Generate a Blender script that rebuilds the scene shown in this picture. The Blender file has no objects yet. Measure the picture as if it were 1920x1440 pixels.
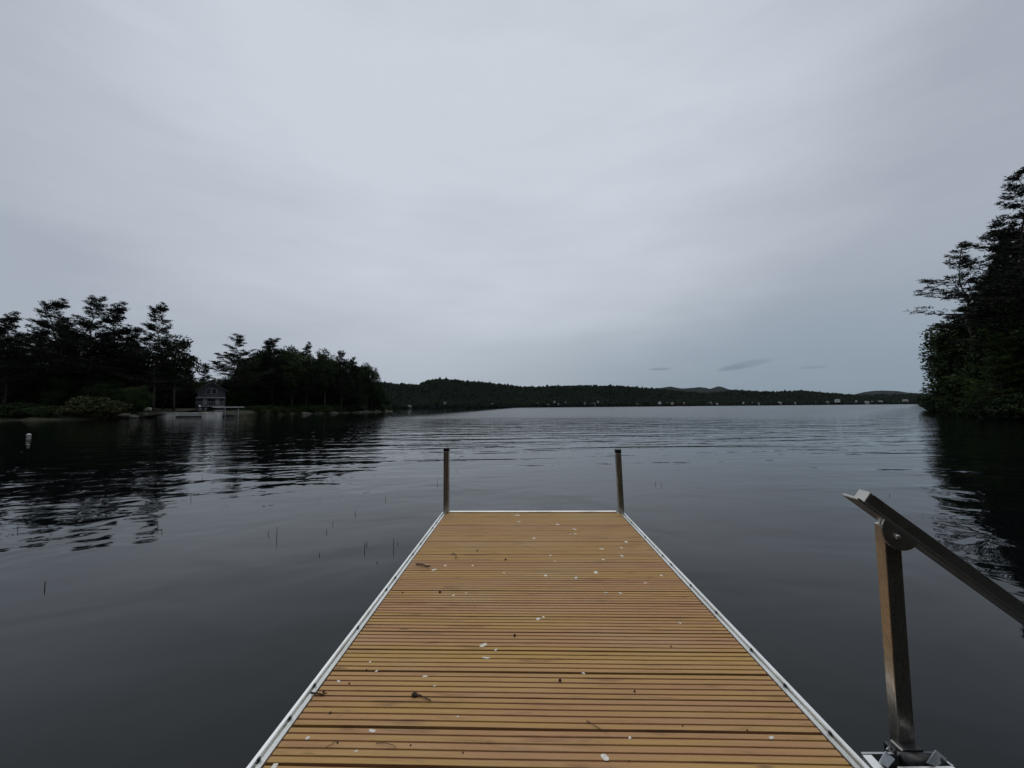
import bpy, bmesh, math, random
import numpy as np
from mathutils import Vector, Matrix
R = math.radians
sc = bpy.context.scene
C = sc.collection

# ------------------------------------------------------------------ camera
F_PX = 720.0                      # focal length in photo pixels (1920 wide)
DECK_Z = 0.45                     # deck surface above the water
CAM = Vector((0, 0, DECK_Z + 1.086))
YAW, PITCH, ROLL = R(1.60), R(3.47), R(0.49)
fwd = Vector((-math.sin(YAW) * math.cos(PITCH), math.cos(YAW) * math.cos(PITCH), math.sin(PITCH)))
r0 = Vector((math.cos(YAW), math.sin(YAW), 0))
u0 = r0.cross(fwd)
RT = r0 * math.cos(ROLL) - u0 * math.sin(ROLL)
UP = u0 * math.cos(ROLL) + r0 * math.sin(ROLL)
cd = bpy.data.cameras.new('camera'); cam = bpy.data.objects.new('camera', cd); C.objects.link(cam)
cd.sensor_width = 36; cd.lens = 36 * F_PX / 1920; cd.clip_start = 0.05; cd.clip_end = 30000
cam.matrix_world = Matrix.Translation(CAM) @ Matrix((RT, UP, -fwd)).transposed().to_4x4()
sc.camera = cam
def ray(px, py): return (fwd + RT * ((px - 960) / F_PX) + UP * ((720 - py) / F_PX))
def at(px, py, d): return CAM + ray(px, py) * d
def on_plane(px, py, z):
    v = ray(px, py); return CAM + v * ((z - CAM.z) / v.z)
def ground_xy(px, d):             # point at depth d under image column px, taken on the horizon row
    p = at(px, 763.7 - .0085 * (px - 980), d); return p.x, p.y
def top_z(px, py, d): return at(px, py, d).z

# ------------------------------------------------------------------ world and light
SUN_EL, SUN_AZ = R(64), R(12)     # hidden sun, ahead and a little to the left
w = bpy.data.worlds.new('World'); sc.world = w; w.use_nodes = True
nt = w.node_tree; nt.nodes.clear()
class G:                          # tiny node builder
    def __init__(s, nt): s.nt = nt
    def n(s, t, **k):
        o = s.nt.nodes.new(t)
        for a, b in k.items(): setattr(o, a, b)
        return o
    def put(s, sock, v):
        if isinstance(v, bpy.types.NodeSocket): s.nt.links.new(v, sock)
        else: sock.default_value = v
    def m(s, op, a, b=None, c=None, clamp=False):
        o = s.n('ShaderNodeMath', operation=op, use_clamp=clamp)
        s.put(o.inputs[0], a)
        if b is not None: s.put(o.inputs[1], b)
        if c is not None: s.put(o.inputs[2], c)
        return o.outputs[0]
    def vm(s, op, a, b=None):
        o = s.n('ShaderNodeVectorMath', operation=op); s.put(o.inputs[0], a)
        if b is not None: s.put(o.inputs[1], b)
        return o.outputs['Value'] if op in ('DOT_PRODUCT', 'LENGTH') else o.outputs[0]
    def smooth(s, x, a, b, lo=0., hi=1.):
        o = s.n('ShaderNodeMapRange', interpolation_type='SMOOTHSTEP')
        s.put(o.inputs[0], x); o.inputs[1].default_value = a; o.inputs[2].default_value = b
        o.inputs[3].default_value = lo; o.inputs[4].default_value = hi
        return o.outputs[0]
    def mix(s, f, a, b, blend='MIX'):
        o = s.n('ShaderNodeMix', data_type='RGBA', blend_type=blend)
        s.put(o.inputs[0], f); s.put(o.inputs[6], a if not isinstance(a, tuple) else (*a[:3], 1))
        s.put(o.inputs[7], b if not isinstance(b, tuple) else (*b[:3], 1))
        return o.outputs[2]
    def noise(s, vec, scale, detail=3, rough=.5, dist=0.):
        o = s.n('ShaderNodeTexNoise'); s.put(o.inputs['Vector'], vec)
        o.inputs['Scale'].default_value = scale; o.inputs['Detail'].default_value = detail
        o.inputs['Roughness'].default_value = rough; o.inputs['Distortion'].default_value = dist
        return o.outputs[0]
    def mul(s, vec, t):
        return s.vm('MULTIPLY', vec, t)
g = G(nt)
tc = g.n('ShaderNodeTexCoord'); D = g.vm('NORMALIZE', tc.outputs['Generated'])
sep = g.n('ShaderNodeSeparateXYZ'); g.put(sep.inputs[0], D)
def gauss(px, py, a_deg, b_deg):  # 1 towards that direction, 0 beyond b degrees
    v = ray(px, py).normalized()
    dt = g.vm('DOT_PRODUCT', D, tuple(v))
    return g.smooth(dt, math.cos(R(b_deg)), math.cos(R(a_deg)))
def streak(px, py, wpx, hpx, tilt=0):
    v = ray(px, py).normalized(); h = Vector((v.y, -v.x, 0)).normalized(); u = h.cross(v)
    h2 = h * math.cos(tilt) + u * math.sin(tilt); u2 = u * math.cos(tilt) - h * math.sin(tilt)
    a = g.m('DIVIDE', g.m('ABSOLUTE', g.m('ADD', g.vm('DOT_PRODUCT', D, tuple(h2)), 0.0)), wpx / F_PX * .8)
    b = g.m('DIVIDE', g.m('ABSOLUTE', g.vm('DOT_PRODUCT', D, tuple(u2))), hpx / F_PX * .8)
    r2 = g.m('ADD', g.m('MULTIPLY', a, a), g.m('MULTIPLY', b, b))
    fr = g.m('GREATER_THAN', g.vm('DOT_PRODUCT', D, tuple(v)), 0)
    return g.m('MULTIPLY', g.smooth(r2, 1.3, 0.0), fr)
warp = g.n('ShaderNodeTexNoise'); g.put(warp.inputs['Vector'], g.mul(D, (1.5, 1.5, 5.0)))
warp.inputs['Scale'].default_value = 1.6; warp.inputs['Detail'].default_value = 5
cl = g.m('SUBTRACT', warp.outputs[0], .5)
cl2 = g.m('SUBTRACT', g.noise(g.mul(D, (1, 1, 7)), 5, 5, .55), .5)
edge = (.390, .434, .498); bright = (.606, .660, .728); blue = (.240, .308, .376)
k = g.m('ADD', gauss(890, 90, 6, 54), g.m('MULTIPLY', cl, .95), clamp=True)
k = g.m('ADD', k, g.m('MULTIPLY', cl2, .22), clamp=True)
col = g.mix(k, edge, bright)
az = g.vm('DOT_PRODUCT', D, tuple(r0))
low = g.smooth(g.m('ADD', sep.outputs[2], g.m('MULTIPLY', cl, .12)), .30, -.01)
rgt = g.smooth(g.m('ADD', az, g.m('MULTIPLY', cl, .5)), -.42, .62)
col = g.mix(g.m('MULTIPLY', low, rgt), col, blue)
col = g.mix(g.m('MULTIPLY', g.m('MULTIPLY', g.smooth(sep.outputs[2], .22, 0.), g.smooth(az, .35, -.1)), .45), col, (.40, .455, .52))
for a in [(1238, 692, 26, 3.5, .0), (1402, 683, 44, 8, R(9)), (1372, 690, 30, 6, R(6)), (1522, 689, 24, 3, 0.)]:
    s_ = g.m('MULTIPLY', streak(*a), g.m('ADD', .62, g.m('MULTIPLY', cl2, 1.2)))
    col = g.mix(g.m('MULTIPLY', s_, .75, clamp=True), col, (.165, .215, .275))
zen = g.smooth(sep.outputs[2], .79, .94)
col = g.mix(zen, col, (1.55, 1.55, 1.52))
sky = g.n('ShaderNodeTexSky', sky_type='NISHITA', sun_disc=False, sun_elevation=SUN_EL, sun_rotation=SUN_AZ)
b1 = g.n('ShaderNodeBackground'); g.put(b1.inputs[0], sky.outputs[0]); b1.inputs[1].default_value = .06
b2 = g.n('ShaderNodeBackground'); g.put(b2.inputs[0], col); b2.inputs[1].default_value = 1.0
ms = g.n('ShaderNodeMixShader'); ms.inputs[0].default_value = .94
g.put(ms.inputs[1], b1.outputs[0]); g.put(ms.inputs[2], b2.outputs[0])
wo = g.n('ShaderNodeOutputWorld'); g.put(wo.inputs[0], ms.outputs[0])

sl = bpy.data.lights.new('sun', 'SUN'); sl.energy = .5; sl.angle = R(24); sl.color = (1, .97, .93)
so = bpy.data.objects.new('sun', sl); C.objects.link(so)
sd = Vector((-math.sin(SUN_AZ) * math.cos(SUN_EL), math.cos(SUN_AZ) * math.cos(SUN_EL), math.sin(SUN_EL)))
so.rotation_euler = sd.to_track_quat('Z', 'Y').to_euler(); so.location = (0, 0, 50)
sky.sun_rotation = -SUN_AZ
sc.view_settings.view_transform = 'Standard'; sc.view_settings.look = 'None'
sc.view_settings.exposure = 0.0; sc.view_settings.gamma = 1.0
sc.cycles.use_denoising = True
sc.cycles.max_bounces = 8; sc.cycles.volume_bounces = 0
sc.cycles.sample_clamp_indirect = 4

# ------------------------------------------------------------------ helpers
rng = np.random.default_rng(7); rnd = random.Random(11)
def tag(o, label=None, cat=None, group=None, kind=None):
    for a, b in (('label', label), ('category', cat), ('group', group), ('kind', kind)):
        if b: o[a] = b
    return o
def empty(name, loc, rz=0.):
    o = bpy.data.objects.new(name, None); C.objects.link(o); o.location = loc; o.rotation_euler.z = rz
    o.empty_display_size = .1
    return o
def mesh_from(name, V, Fc, mats, parent=None, smooth=False, mi=None):
    me = bpy.data.meshes.new(name)
    V = np.asarray(V, np.float32)
    if isinstance(Fc, np.ndarray):
        n = Fc.shape[1]; nf = len(Fc)
        me.vertices.add(len(V)); me.vertices.foreach_set('co', V.ravel())
        me.loops.add(nf * n); me.loops.foreach_set('vertex_index', Fc.astype(np.int32).ravel())
        me.polygons.add(nf); me.polygons.foreach_set('loop_start', np.arange(0, nf * n, n, dtype=np.int32))
        me.update(calc_edges=True)
    else:
        me.from_pydata([tuple(map(float, v)) for v in V], [], Fc)
    if not isinstance(mats, (list, tuple)): mats = [mats]
    for m in mats: me.materials.append(m)
    if mi is not None: me.polygons.foreach_set('material_index', np.asarray(mi, np.int32))
    if smooth: me.polygons.foreach_set('use_smooth', np.ones(len(me.polygons), bool))
    me.update(); me.validate()
    o = bpy.data.objects.new(name, me); C.objects.link(o); o.parent = parent
    return o
class MB:                         # mesh builder
    def __init__(s): s.v = []; s.f = []
    def add(s, v, f):
        b = len(s.v); s.v += [tuple(x) for x in v]; s.f += [tuple(b + i for i in q) for q in f]; return s
    def box(s, x0, x1, y0, y1, z0, z1, mat=None):
        v = [Vector(p) for p in ((x0,y0,z0),(x1,y0,z0),(x1,y1,z0),(x0,y1,z0),(x0,y0,z1),(x1,y0,z1),(x1,y1,z1),(x0,y1,z1))]
        if mat is not None: v = [mat @ p for p in v]
        return s.add(v, [(0,3,2,1),(4,5,6,7),(0,1,5,4),(1,2,6,5),(2,3,7,6),(3,0,4,7)])
    def tube(s, pts, rad, n=8, cap=True):
        pts = [Vector(p) for p in pts]
        if not isinstance(rad, (list, tuple)): rad = [rad] * len(pts)
        rings = []
        for i, p in enumerate(pts):
            t = (pts[min(i + 1, len(pts) - 1)] - pts[max(i - 1, 0)]).normalized()
            a = t.cross(Vector((0, 0, 1)));
            if a.length < .1: a = t.cross(Vector((0, 1, 0)))
            a.normalize(); b = t.cross(a)
            rings.append([p + (a * math.cos(2*math.pi*j/n) + b * math.sin(2*math.pi*j/n)) * rad[i] for j in range(n)])
        v = [q for r_ in rings for q in r_]; f = []
        for i in range(len(pts) - 1):
            for j in range(n):
                f.append((i*n+j, i*n+(j+1)%n, (i+1)*n+(j+1)%n, (i+1)*n+j))
        if cap: f += [tuple(range(n))[::-1], tuple((len(pts)-1)*n + j for j in range(n))]
        return s.add(v, f)
    def prism(s, prof, axis_from, axis_to):       # prof: closed list of 3D offsets swept from a to b
        n = len(prof); a = Vector(axis_from); b = Vector(axis_to)
        v = [a + Vector(p) for p in prof] + [b + Vector(p) for p in prof]
        f = [(i, (i+1) % n, n + (i+1) % n, n + i) for i in range(n)] + [tuple(range(n))[::-1], tuple(range(n, 2*n))]
        return s.add(v, f)
    def build(s, name, mat, parent=None, smooth=False, bevel=0):
        o = mesh_from(name, s.v, s.f, mat, parent, smooth)
        bm = bmesh.new(); bm.from_mesh(o.data); bmesh.ops.recalc_face_normals(bm, faces=bm.faces); bm.to_mesh(o.data); bm.free()
        if bevel:
            md = o.modifiers.new('bevel', 'BEVEL'); md.width = bevel; md.segments = 2; md.limit_method = 'ANGLE'; md.angle_limit = R(40)
        return o

# ------------------------------------------------------------------ materials
def new_mat(name):
    m = bpy.data.materials.new(name); m.use_nodes = True
    b = m.node_tree.nodes['Principled BSDF']; return m, b, G(m.node_tree)
def simple(name, colr, rough=.6, metal=0., var=.15, scale=6., spec=.5, bump=0., bscale=60.):
    m, b, g = new_mat(name)
    tc = g.n('ShaderNodeTexCoord'); n = g.noise(tc.outputs['Object'], scale, 5, .6)
    c2 = tuple(x * (1 - var * 2.2) for x in colr); c3 = tuple(min(1, x * (1 + var)) for x in colr)
    g.put(b.inputs['Base Color'], g.mix(g.smooth(n, .3, .7), c2, c3))
    g.put(b.inputs['Roughness'], g.smooth(g.noise(tc.outputs['Object'], scale * 3, 3), .3, .7, max(.03, rough - .1), min(1, rough + .1)))
    b.inputs['Metallic'].default_value = metal; b.inputs['Specular IOR Level'].default_value = spec
    if bump:
        bp = g.n('ShaderNodeBump'); bp.inputs['Distance'].default_value = bump
        g.put(bp.inputs['Height'], g.noise(tc.outputs['Object'], bscale, 4)); g.put(b.inputs['Normal'], bp.outputs[0])
    return m
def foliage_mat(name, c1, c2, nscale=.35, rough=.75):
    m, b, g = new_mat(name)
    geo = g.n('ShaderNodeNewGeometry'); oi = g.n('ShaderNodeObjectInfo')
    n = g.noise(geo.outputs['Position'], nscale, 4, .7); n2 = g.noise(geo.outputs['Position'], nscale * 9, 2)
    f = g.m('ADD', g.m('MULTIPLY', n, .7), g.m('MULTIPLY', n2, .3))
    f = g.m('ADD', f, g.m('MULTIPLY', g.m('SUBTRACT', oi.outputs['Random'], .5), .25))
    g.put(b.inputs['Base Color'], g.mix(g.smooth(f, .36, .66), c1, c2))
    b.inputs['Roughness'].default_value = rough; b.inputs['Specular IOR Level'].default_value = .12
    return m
M = {}
M['pine'] = foliage_mat('pine_needles', (.006, .009, .006), (.014, .020, .011))
M['leaf'] = foliage_mat('leaves', (.008, .016, .006), (.026, .044, .014))
M['leaf_light'] = foliage_mat('light_leaves', (.030, .052, .012), (.075, .115, .026))
M['bush'] = foliage_mat('bush_leaves', (.022, .026, .011), (.048, .052, .021), 1.2)
M['bark'] = simple('bark', (.055, .045, .038), .9, 0, .25, 3, .2)
M['bark_light'] = simple('pale_bark', (.13, .115, .10), .9, 0, .25, 3, .2)
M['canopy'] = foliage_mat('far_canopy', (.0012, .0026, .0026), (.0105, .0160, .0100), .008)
M['rock'] = simple('rock', (.085, .080, .070), .85, 0, .25, 2.5, .3, .02, 8)
M['rock_pale'] = simple('pale_rock', (.42, .40, .36), .8, 0, .2, 2.5, .3, .02, 8)
M['concrete'] = simple('concrete', (.46, .455, .43), .85, 0, .16, .9, .3, .01, 12)
M['siding'] = simple('grey_siding', (.066, .063, .076), .8, 0, .1, 1.2, .3)
M['trim'] = simple('pale_trim', (.24, .235, .25), .7, 0, .1, 2)
M['roofing'] = simple('shingles', (.10, .105, .115), .85, 0, .2, 1.5, .3)
M['glass_dark'] = simple('dark_glass', (.012, .014, .016), .08, 0, .1, 1, .6)
M['curtain'] = simple('curtain', (.30, .30, .33), .8, 0, .1, 2)
M['cabin_green'] = simple('green_siding', (.075, .10, .085), .8, 0, .15, 1.2, .3)
M['white_paint'] = simple('white_paint', (.50, .50, .49), .6, 0, .06, .2)
M['cream_paint'] = simple('cream_paint', (.34, .32, .28), .65, 0, .08, .2)
M['grey_paint'] = simple('grey_paint', (.17, .175, .18), .65, 0, .08, .2)
M['brown_paint'] = simple('brown_paint', (.19, .15, .12), .7, 0, .1, .2)
M['far_roof'] = simple('far_roof', (.14, .14, .15), .8, 0, .15, .1)
M['black'] = simple('black_plastic', (.012, .012, .013), .45, 0, .1, 30)
M['grime'] = simple('dark_seed', (.020, .014, .010), .8, 0, .3, 90)
M['twig'] = simple('twig_bark', (.045, .026, .014), .8, 0, .3, 60)
M['dropping'] = simple('dropping', (.62, .60, .55), .8, 0, .12, 80)
M['stem'] = simple('reed_stem', (.020, .024, .014), .8, 0, .3, 8)
M['buoy'] = simple('buoy_plastic', (.42, .42, .41), .4, 0, .06, 4)

def metal(name, base, r1, r2, grime, brush=(300, 300, 6)):
    m, b, g = new_mat(name)
    tc = g.n('ShaderNodeTexCoord'); P = tc.outputs['Object']
    n = g.noise(P, 3.5, 6, .65); n2 = g.noise(g.mul(P, brush), 1, 3, .6)
    dirt = g.smooth(g.m('ADD', n, g.m('MULTIPLY', g.m('SUBTRACT', n2, .5), .3)), .42, .72)
    g.put(b.inputs['Base Color'], g.mix(dirt, base, grime))
    g.put(b.inputs['Roughness'], g.m('ADD', g.smooth(n2, .25, .75, r1, r2), g.m('MULTIPLY', dirt, .12)))
    b.inputs['Metallic'].default_value = .92
    bp = g.n('ShaderNodeBump'); bp.inputs['Distance'].default_value = .0004; bp.inputs['Strength'].default_value = .5
    g.put(bp.inputs['Height'], n2); g.put(b.inputs['Normal'], bp.outputs[0])
    return m
M['alu'] = metal('aluminium_edging', (.92, .92, .89), .28, .42, (.66, .66, .63), (200, 4, 200))
M['alu_post'] = metal('weathered_aluminium', (.52, .49, .44), .22, .34, (.33, .31, .275), (260, 260, 5))
M['alu_rail'] = metal('dull_aluminium', (.41, .40, .37), .28, .42, (.24, .23, .21), (8, 260, 260))
M['alu_bright'] = metal('bare_aluminium', (.46, .48, .49), .30, .45, (.30, .31, .32), (150, 150, 150))

def wood_mat():
    m, b, g = new_mat('decking_wood')
    tc = g.n('ShaderNodeTexCoord'); P = tc.outputs['Object']
    s = g.n('ShaderNodeSeparateXYZ'); g.put(s.inputs[0], P)
    board = g.m('FLOOR', g.m('DIVIDE', s.outputs[1], .14)); ridge = g.m('FLOOR', g.m('DIVIDE', s.outputs[1], .028))
    wn = g.n('ShaderNodeTexWhiteNoise', noise_dimensions='1D'); g.put(wn.inputs['W'], board)
    wr = g.n('ShaderNodeTexWhiteNoise', noise_dimensions='1D'); g.put(wr.inputs['W'], g.m('ADD', ridge, 300.3))
    off = g.n('ShaderNodeCombineXYZ'); g.put(off.inputs[0], g.m('MULTIPLY', wn.outputs[0], 40)); g.put(off.inputs[2], g.m('MULTIPLY', wr.outputs[0], 9))
    Q = g.vm('ADD', P, off.outputs[0])
    grain = g.noise(g.mul(Q, (5, 210, 5)), 1, 5, .65, .6)
    blot = g.noise(g.mul(Q, (3.2, 15, 3)), 1, 5, .6, .4)
    hue = g.noise(g.mul(Q, (1.4, 20, 1)), 1, 2)
    tan = (.375, .222, .082); olive = (.366, .224, .066); pink = (.345, .188, .088); dark = (.130, .062, .036)
    c = g.mix(g.smooth(wr.outputs[0], .2, .9), tan, olive)
    c = g.mix(g.smooth(g.m('ADD', hue, g.m('MULTIPLY', g.m('SUBTRACT', wn.outputs[0], .5), .35)), .38, .62), c, pink)
    c = g.mix(g.m('MULTIPLY', g.smooth(grain, .35, .75), .38), c, (.215, .130, .060))
    c = g.mix(g.m('MULTIPLY', g.smooth(blot, .53, .72), .60), c, dark)
    # knots
    vo = g.n('ShaderNodeTexVoronoi'); g.put(vo.inputs['Vector'], g.mul(Q, (2.6, 9.5, 2.6))); vo.inputs['Scale'].default_value = 1
    c = g.mix(g.smooth(vo.outputs['Distance'], .11, .03, 0, .75), c, (.115, .060, .040))
    # paler tan towards the lake end, in patches
    pale_n = g.noise(g.mul(P, (1.6, 3, 1)), 1, 4, .6)
    c = g.mix(g.smooth(g.m('ADD', pale_n, g.m('MULTIPLY', s.outputs[1], .035)), .52, .86, 0, .45), c, (.365, .265, .155))
    # pale flecks
    fl = g.noise(g.mul(P, (90, 90, 1)), 1, 2)
    c = g.mix(g.smooth(fl, .74, .80, 0, .6), c, (.50, .42, .31))
    # dirt that sits low in the grooves (world height)
    gz = g.smooth(s.outputs[2], -.0030, -.0012, 1, 0)
    c = g.mix(g.m('MULTIPLY', gz, .4), c, (.210, .108, .045))
    g.put(b.inputs['Base Color'], c)
    g.put(b.inputs['Roughness'], g.smooth(grain, .3, .7, .55, .75)); b.inputs['Specular IOR Level'].default_value = .3
    bp = g.n('ShaderNodeBump'); bp.inputs['Distance'].default_value = .0012; bp.inputs['Strength'].default_value = .7
    g.put(bp.inputs['Height'], g.m('ADD', grain, g.m('MULTIPLY', blot, .5))); g.put(b.inputs['Normal'], bp.outputs[0])
    return m
M['wood'] = wood_mat()

def water_mat():
    m, b, g = new_mat('lake_water')
    geo = g.n('ShaderNodeNewGeometry'); P = geo.outputs['Position']
    s = g.n('ShaderNodeSeparateXYZ'); g.put(s.inputs[0], P)
    far = g.vm('LENGTH', g.vm('SUBTRACT', P, (0.3, 0., 0.)))
    b.inputs['Base Color'].default_value = (.002, .0028, .0032, 1)
    b.inputs['IOR'].default_value = 1.333
    b.inputs['Roughness'].default_value = .02
    # rot: the crests run across the view, tilted a little
    mp = g.n('ShaderNodeMapping'); g.put(mp.inputs[0], P); mp.inputs['Rotation'].default_value = (0, 0, R(-6)); PR = mp.outputs[0]
    calm = g.smooth(far, 3.2, 9.5)                       # glassy round the dock, breeze farther out
    lee = g.smooth(s.outputs[0], 6., -8., .42, 1.)
    patch = g.smooth(g.noise(g.mul(P, (.03, .07, 1)), 1, 3), .38, .62, .45, 1.0)
    h1 = g.m('MULTIPLY', g.noise(g.mul(PR, (.60, .85, 1)), 1, 2, .45, .6), .036)          # slow swell
    h2 = g.m('MULTIPLY', g.noise(g.mul(PR, (2.5, 3.3, 1)), 1, 1.6, .45, .7), .0140)
    h3 = g.m('MULTIPLY', g.noise(g.mul(PR, (5.2, 7.5, 1)), 1, 2, .5, .5), .0008)
    h4 = g.m('MULTIPLY', g.noise(g.mul(PR, (.13, .85, 1)), 1, 2.5, .45, .5), .100)          # long crests rolling in from the open lake
    fade = g.smooth(far, 30, 90, 1, .10)
    a2 = g.m('MULTIPLY', g.m('MULTIPLY', g.m('MULTIPLY', g.m('ADD', .05, calm), patch), fade), lee)
    a4 = g.m('MULTIPLY', g.m('MULTIPLY', g.smooth(far, 6, 16, .10, 1), fade), g.smooth(s.outputs[0], -12, -2, .3, 1))
    h = g.m('ADD', g.m('MULTIPLY', h1, g.smooth(far, 2, 8, .55, 1)), g.m('MULTIPLY', h2, a2))
    h = g.m('ADD', h, g.m('MULTIPLY', h3, a2)); h = g.m('ADD', h, g.m('MULTIPLY', h4, a4))
    bp = g.n('ShaderNodeBump'); bp.inputs['Distance'].default_value = 1.0
    g.put(bp.inputs['Strength'], 1.0)
    g.put(bp.inputs['Height'], h); g.put(b.inputs['Normal'], bp.outputs[0])
    # ripples too small to resolve act as roughness
    lee_l = g.smooth(s.outputs[0], -30, -9, .06, 1)
    bankd = g.m('DIVIDE', g.m('SUBTRACT', g.m('SUBTRACT', s.outputs[1], s.outputs[0]), -10), 1.41)
    lee_r = g.smooth(bankd, 2, 22, .10, 1)
    wind = g.m('MULTIPLY', g.m('MULTIPLY', lee_l, lee_r), g.smooth(g.noise(g.mul(P, (.02, .11, 1)), 1, 3, .6), .35, .6, .75, 1))
    g.put(b.inputs['Roughness'], g.m('ADD', .012, g.m('MULTIPLY', g.smooth(far, 14, 80, 0, .22), wind)))
    return m
M['water'] = water_mat()
def ground_mat():
    m, b, g = new_mat('forest_floor')
    geo = g.n('ShaderNodeNewGeometry'); P = geo.outputs['Position']
    n = g.noise(P, .5, 5, .6); n2 = g.noise(P, 5, 4, .6)
    c = g.mix(g.smooth(n, .4, .6), (.020, .018, .012), (.018, .026, .010))
    c = g.mix(g.smooth(n2, .45, .7), c, (.045, .038, .026))
    g.put(b.inputs['Base Color'], c); b.inputs['Roughness'].default_value = .9; b.inputs['Specular IOR Level'].default_value = .2
    return m
M['ground'] = ground_mat()

# ------------------------------------------------------------------ water, one sheet to the horizon
mb = MB(); S = 12400
mb.add([(-S, -200, 0), (S, -200, 0), (S, S, 0), (-S, S, 0)], [(0, 1, 2, 3)])
tag(mb.build('water', M['water']), kind='structure')
mb = MB(); mb.add([(-S, -200, -5), (S, -200, -5), (S, S, -5), (-S, S, -5)], [(0, 1, 2, 3)])
tag(mb.build('ground', M['ground']), kind='structure')

# ------------------------------------------------------------------ near land
def smooth01(t): t = np.clip(t, 0, 1); return t * t * (3 - 2 * t)
def vnoise(x, y, seed=0):         # value noise, vectorised
    def h(i, j):
        a = np.sin(i * 127.1 + j * 311.7 + seed * 74.7) * 43758.5453; return a - np.floor(a)
    xi = np.floor(x); yi = np.floor(y); fx = smooth01(x - xi); fy = smooth01(y - yi)
    return (h(xi, yi) * (1 - fx) + h(xi + 1, yi) * fx) * (1 - fy) + (h(xi, yi + 1) * (1 - fx) + h(xi + 1, yi + 1) * fx) * fy
def bank(name, shore, inland, rise=2.2, n_in=14):
    # shore: polyline of XY points; inland: matching points far behind it
    pts = []
    for i in range(len(shore) - 1):
        a, b = Vector(shore[i]), Vector(shore[i + 1]); n = max(2, int((b - a).length / 1.5))
        ia, ib = Vector(inland[i]), Vector(inland[i + 1])
        for k_ in range(n): pts.append((a.lerp(b, k_ / n), ia.lerp(ib, k_ / n)))
    pts.append((Vector(shore[-1]), Vector(inland[-1])))
    V = []; L = [-.03, -.012, 0, .006, .015, .03, .06, .1, .17, .26, .38, .52, .7, .85, 1.0]
    Z = [-1.6, -.5, -.06, .22, .42, .6, .85, 1.1, 1.45, 1.8, 2.1, 2.3, 2.4, 2.4, 2.2]
    for p, q in pts:
        jx = (float(vnoise(np.array(p.x * .35), np.array(p.y * .35), 3)) - .5) * 2.2
        dirn = (q - p).normalized()
        for l, z in zip(L, Z):
            r_ = p + dirn * (jx + (q - p).length * l)
            nz = (float(vnoise(np.array(r_.x * .6), np.array(r_.y * .6), 5)) - .5)
            V.append((r_.x, r_.y, z * rise / 2.4 + nz * (.5 if z > 0 else .1)))
    nl = len(L)
    Fq = [(i*nl+j, (i+1)*nl+j, (i+1)*nl+j+1, i*nl+j+1) for i in range(len(pts)-1) for j in range(nl-1)]
    o = mesh_from(name, V, Fq, M['ground'], smooth=True)
    bm = bmesh.new(); bm.from_mesh(o.data); bmesh.ops.recalc_face_normals(bm, faces=bm.faces); bm.to_mesh(o.data); bm.free()
    return tag(o, kind='structure')
LSH = [(-260, 66), (-120, 64), (0, 66), (150, 68), (250, 74), (296, 83), (400, 85), (460, 95), (520, 110), (600, 126), (680, 152), (738, 190)]
lsh = [ground_xy(px, d) for px, d in LSH]
lin = [(x - 12, y + 95) for x, y in lsh]
lin[-1] = (lsh[-1][0] - 34, lsh[-1][1] + 25); lin[-2] = (lsh[-2][0] - 42, lsh[-2][1] + 55)
bank('left_shore_ground', lsh, lin)
RSH = [(1747, 95), (1800, 63), (1850, 43), (1925, 33)]
rsh = [ground_xy(px, d) for px, d in RSH] + [(37, 17), (24, -3), (10, -8), (-20, -9), (-60, -6)]
rin = [(x + 70, y + 8) for x, y in rsh[:5]] + [(90, -40), (30, -80), (-30, -80), (-110, -70)]
bank('right_shore_ground', rsh, rin)

# ------------------------------------------------------------------ far hills
def prof(tab, x): return np.interp(x, [p[0] for p in tab], [p[1] for p in tab])
RIDGE = [(-3000, 700), (-400, 716), (300, 712), (560, 714), (650, 711), (700, 712), (770, 717), (785, 717), (800, 709), (830, 706), (880, 711), (920, 714), (960, 719), (1000, 722), (1040, 719),
         (1080, 718), (1140, 718), (1200, 722), (1250, 726), (1290, 730), (1320, 733), (1360, 729), (1380, 727), (1420, 729), (1460, 730),
         (1500, 728), (1540, 731), (1580, 734), (1610, 738), (1640, 736), (1700, 734), (1760, 733), (1900, 730), (2600, 715), (4500, 690)]
SHORE = [(-3000, 900), (300, 1000), (760, 1150), (1060, 1300), (1400, 1550), (1760, 1700), (4500, 1900)]
def hill_pts(px, t):              # t 0 at the waterline, 1 on the ridge, 2 far behind
    d0 = prof(SHORE, px); dr = d0 + 520
    d = np.where(t < 1, d0 + t * 520, dr + (t - 1) * 700)
    hz = 763.7 - .0085 * (px - 980)
    zr = CAM.z + (hz - prof(RIDGE, px) - 8) / F_PX * dr      # 8 px left for the crowns on the crest
    s = np.where(t < 1, smooth01(.12 + t * .88) * (.72 + .28 * t) * 1.0, 1 - smooth01((t - 1) / 1.2))
    s = np.where(t < .03, t * .4, s * .97 + .01)
    lump = (vnoise(px * .012, t * 3, 9) - .5) * .22 * np.clip(t, 0, 1) * np.clip(1.0 - t, 0, 1) * 4
    z = zr * np.clip(s + lump * .5, 0, 1.0) + .5
    x = (px - 960) / F_PX
    X = CAM.x + d * (fwd.x / math.cos(PITCH) + r0.x * x); Y = CAM.y + d * (fwd.y / math.cos(PITCH) + r0.y * x)
    return X, Y, z
pxs = np.concatenate([np.arange(-3000, 500, 60), np.arange(500, 1900, 8), np.arange(1900, 4500, 60)]).astype(float)
ts = np.concatenate([[-.02], np.linspace(0, 1, 22), np.linspace(1.1, 2.2, 8)])
PX, TT = np.meshgrid(pxs, ts, indexing='ij')
X, Y, Z = hill_pts(PX, TT); Z = np.where(TT <= 0, -1.0, Z)
nt_ = len(ts); V = np.stack([X, Y, Z], -1).reshape(-1, 3)
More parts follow.
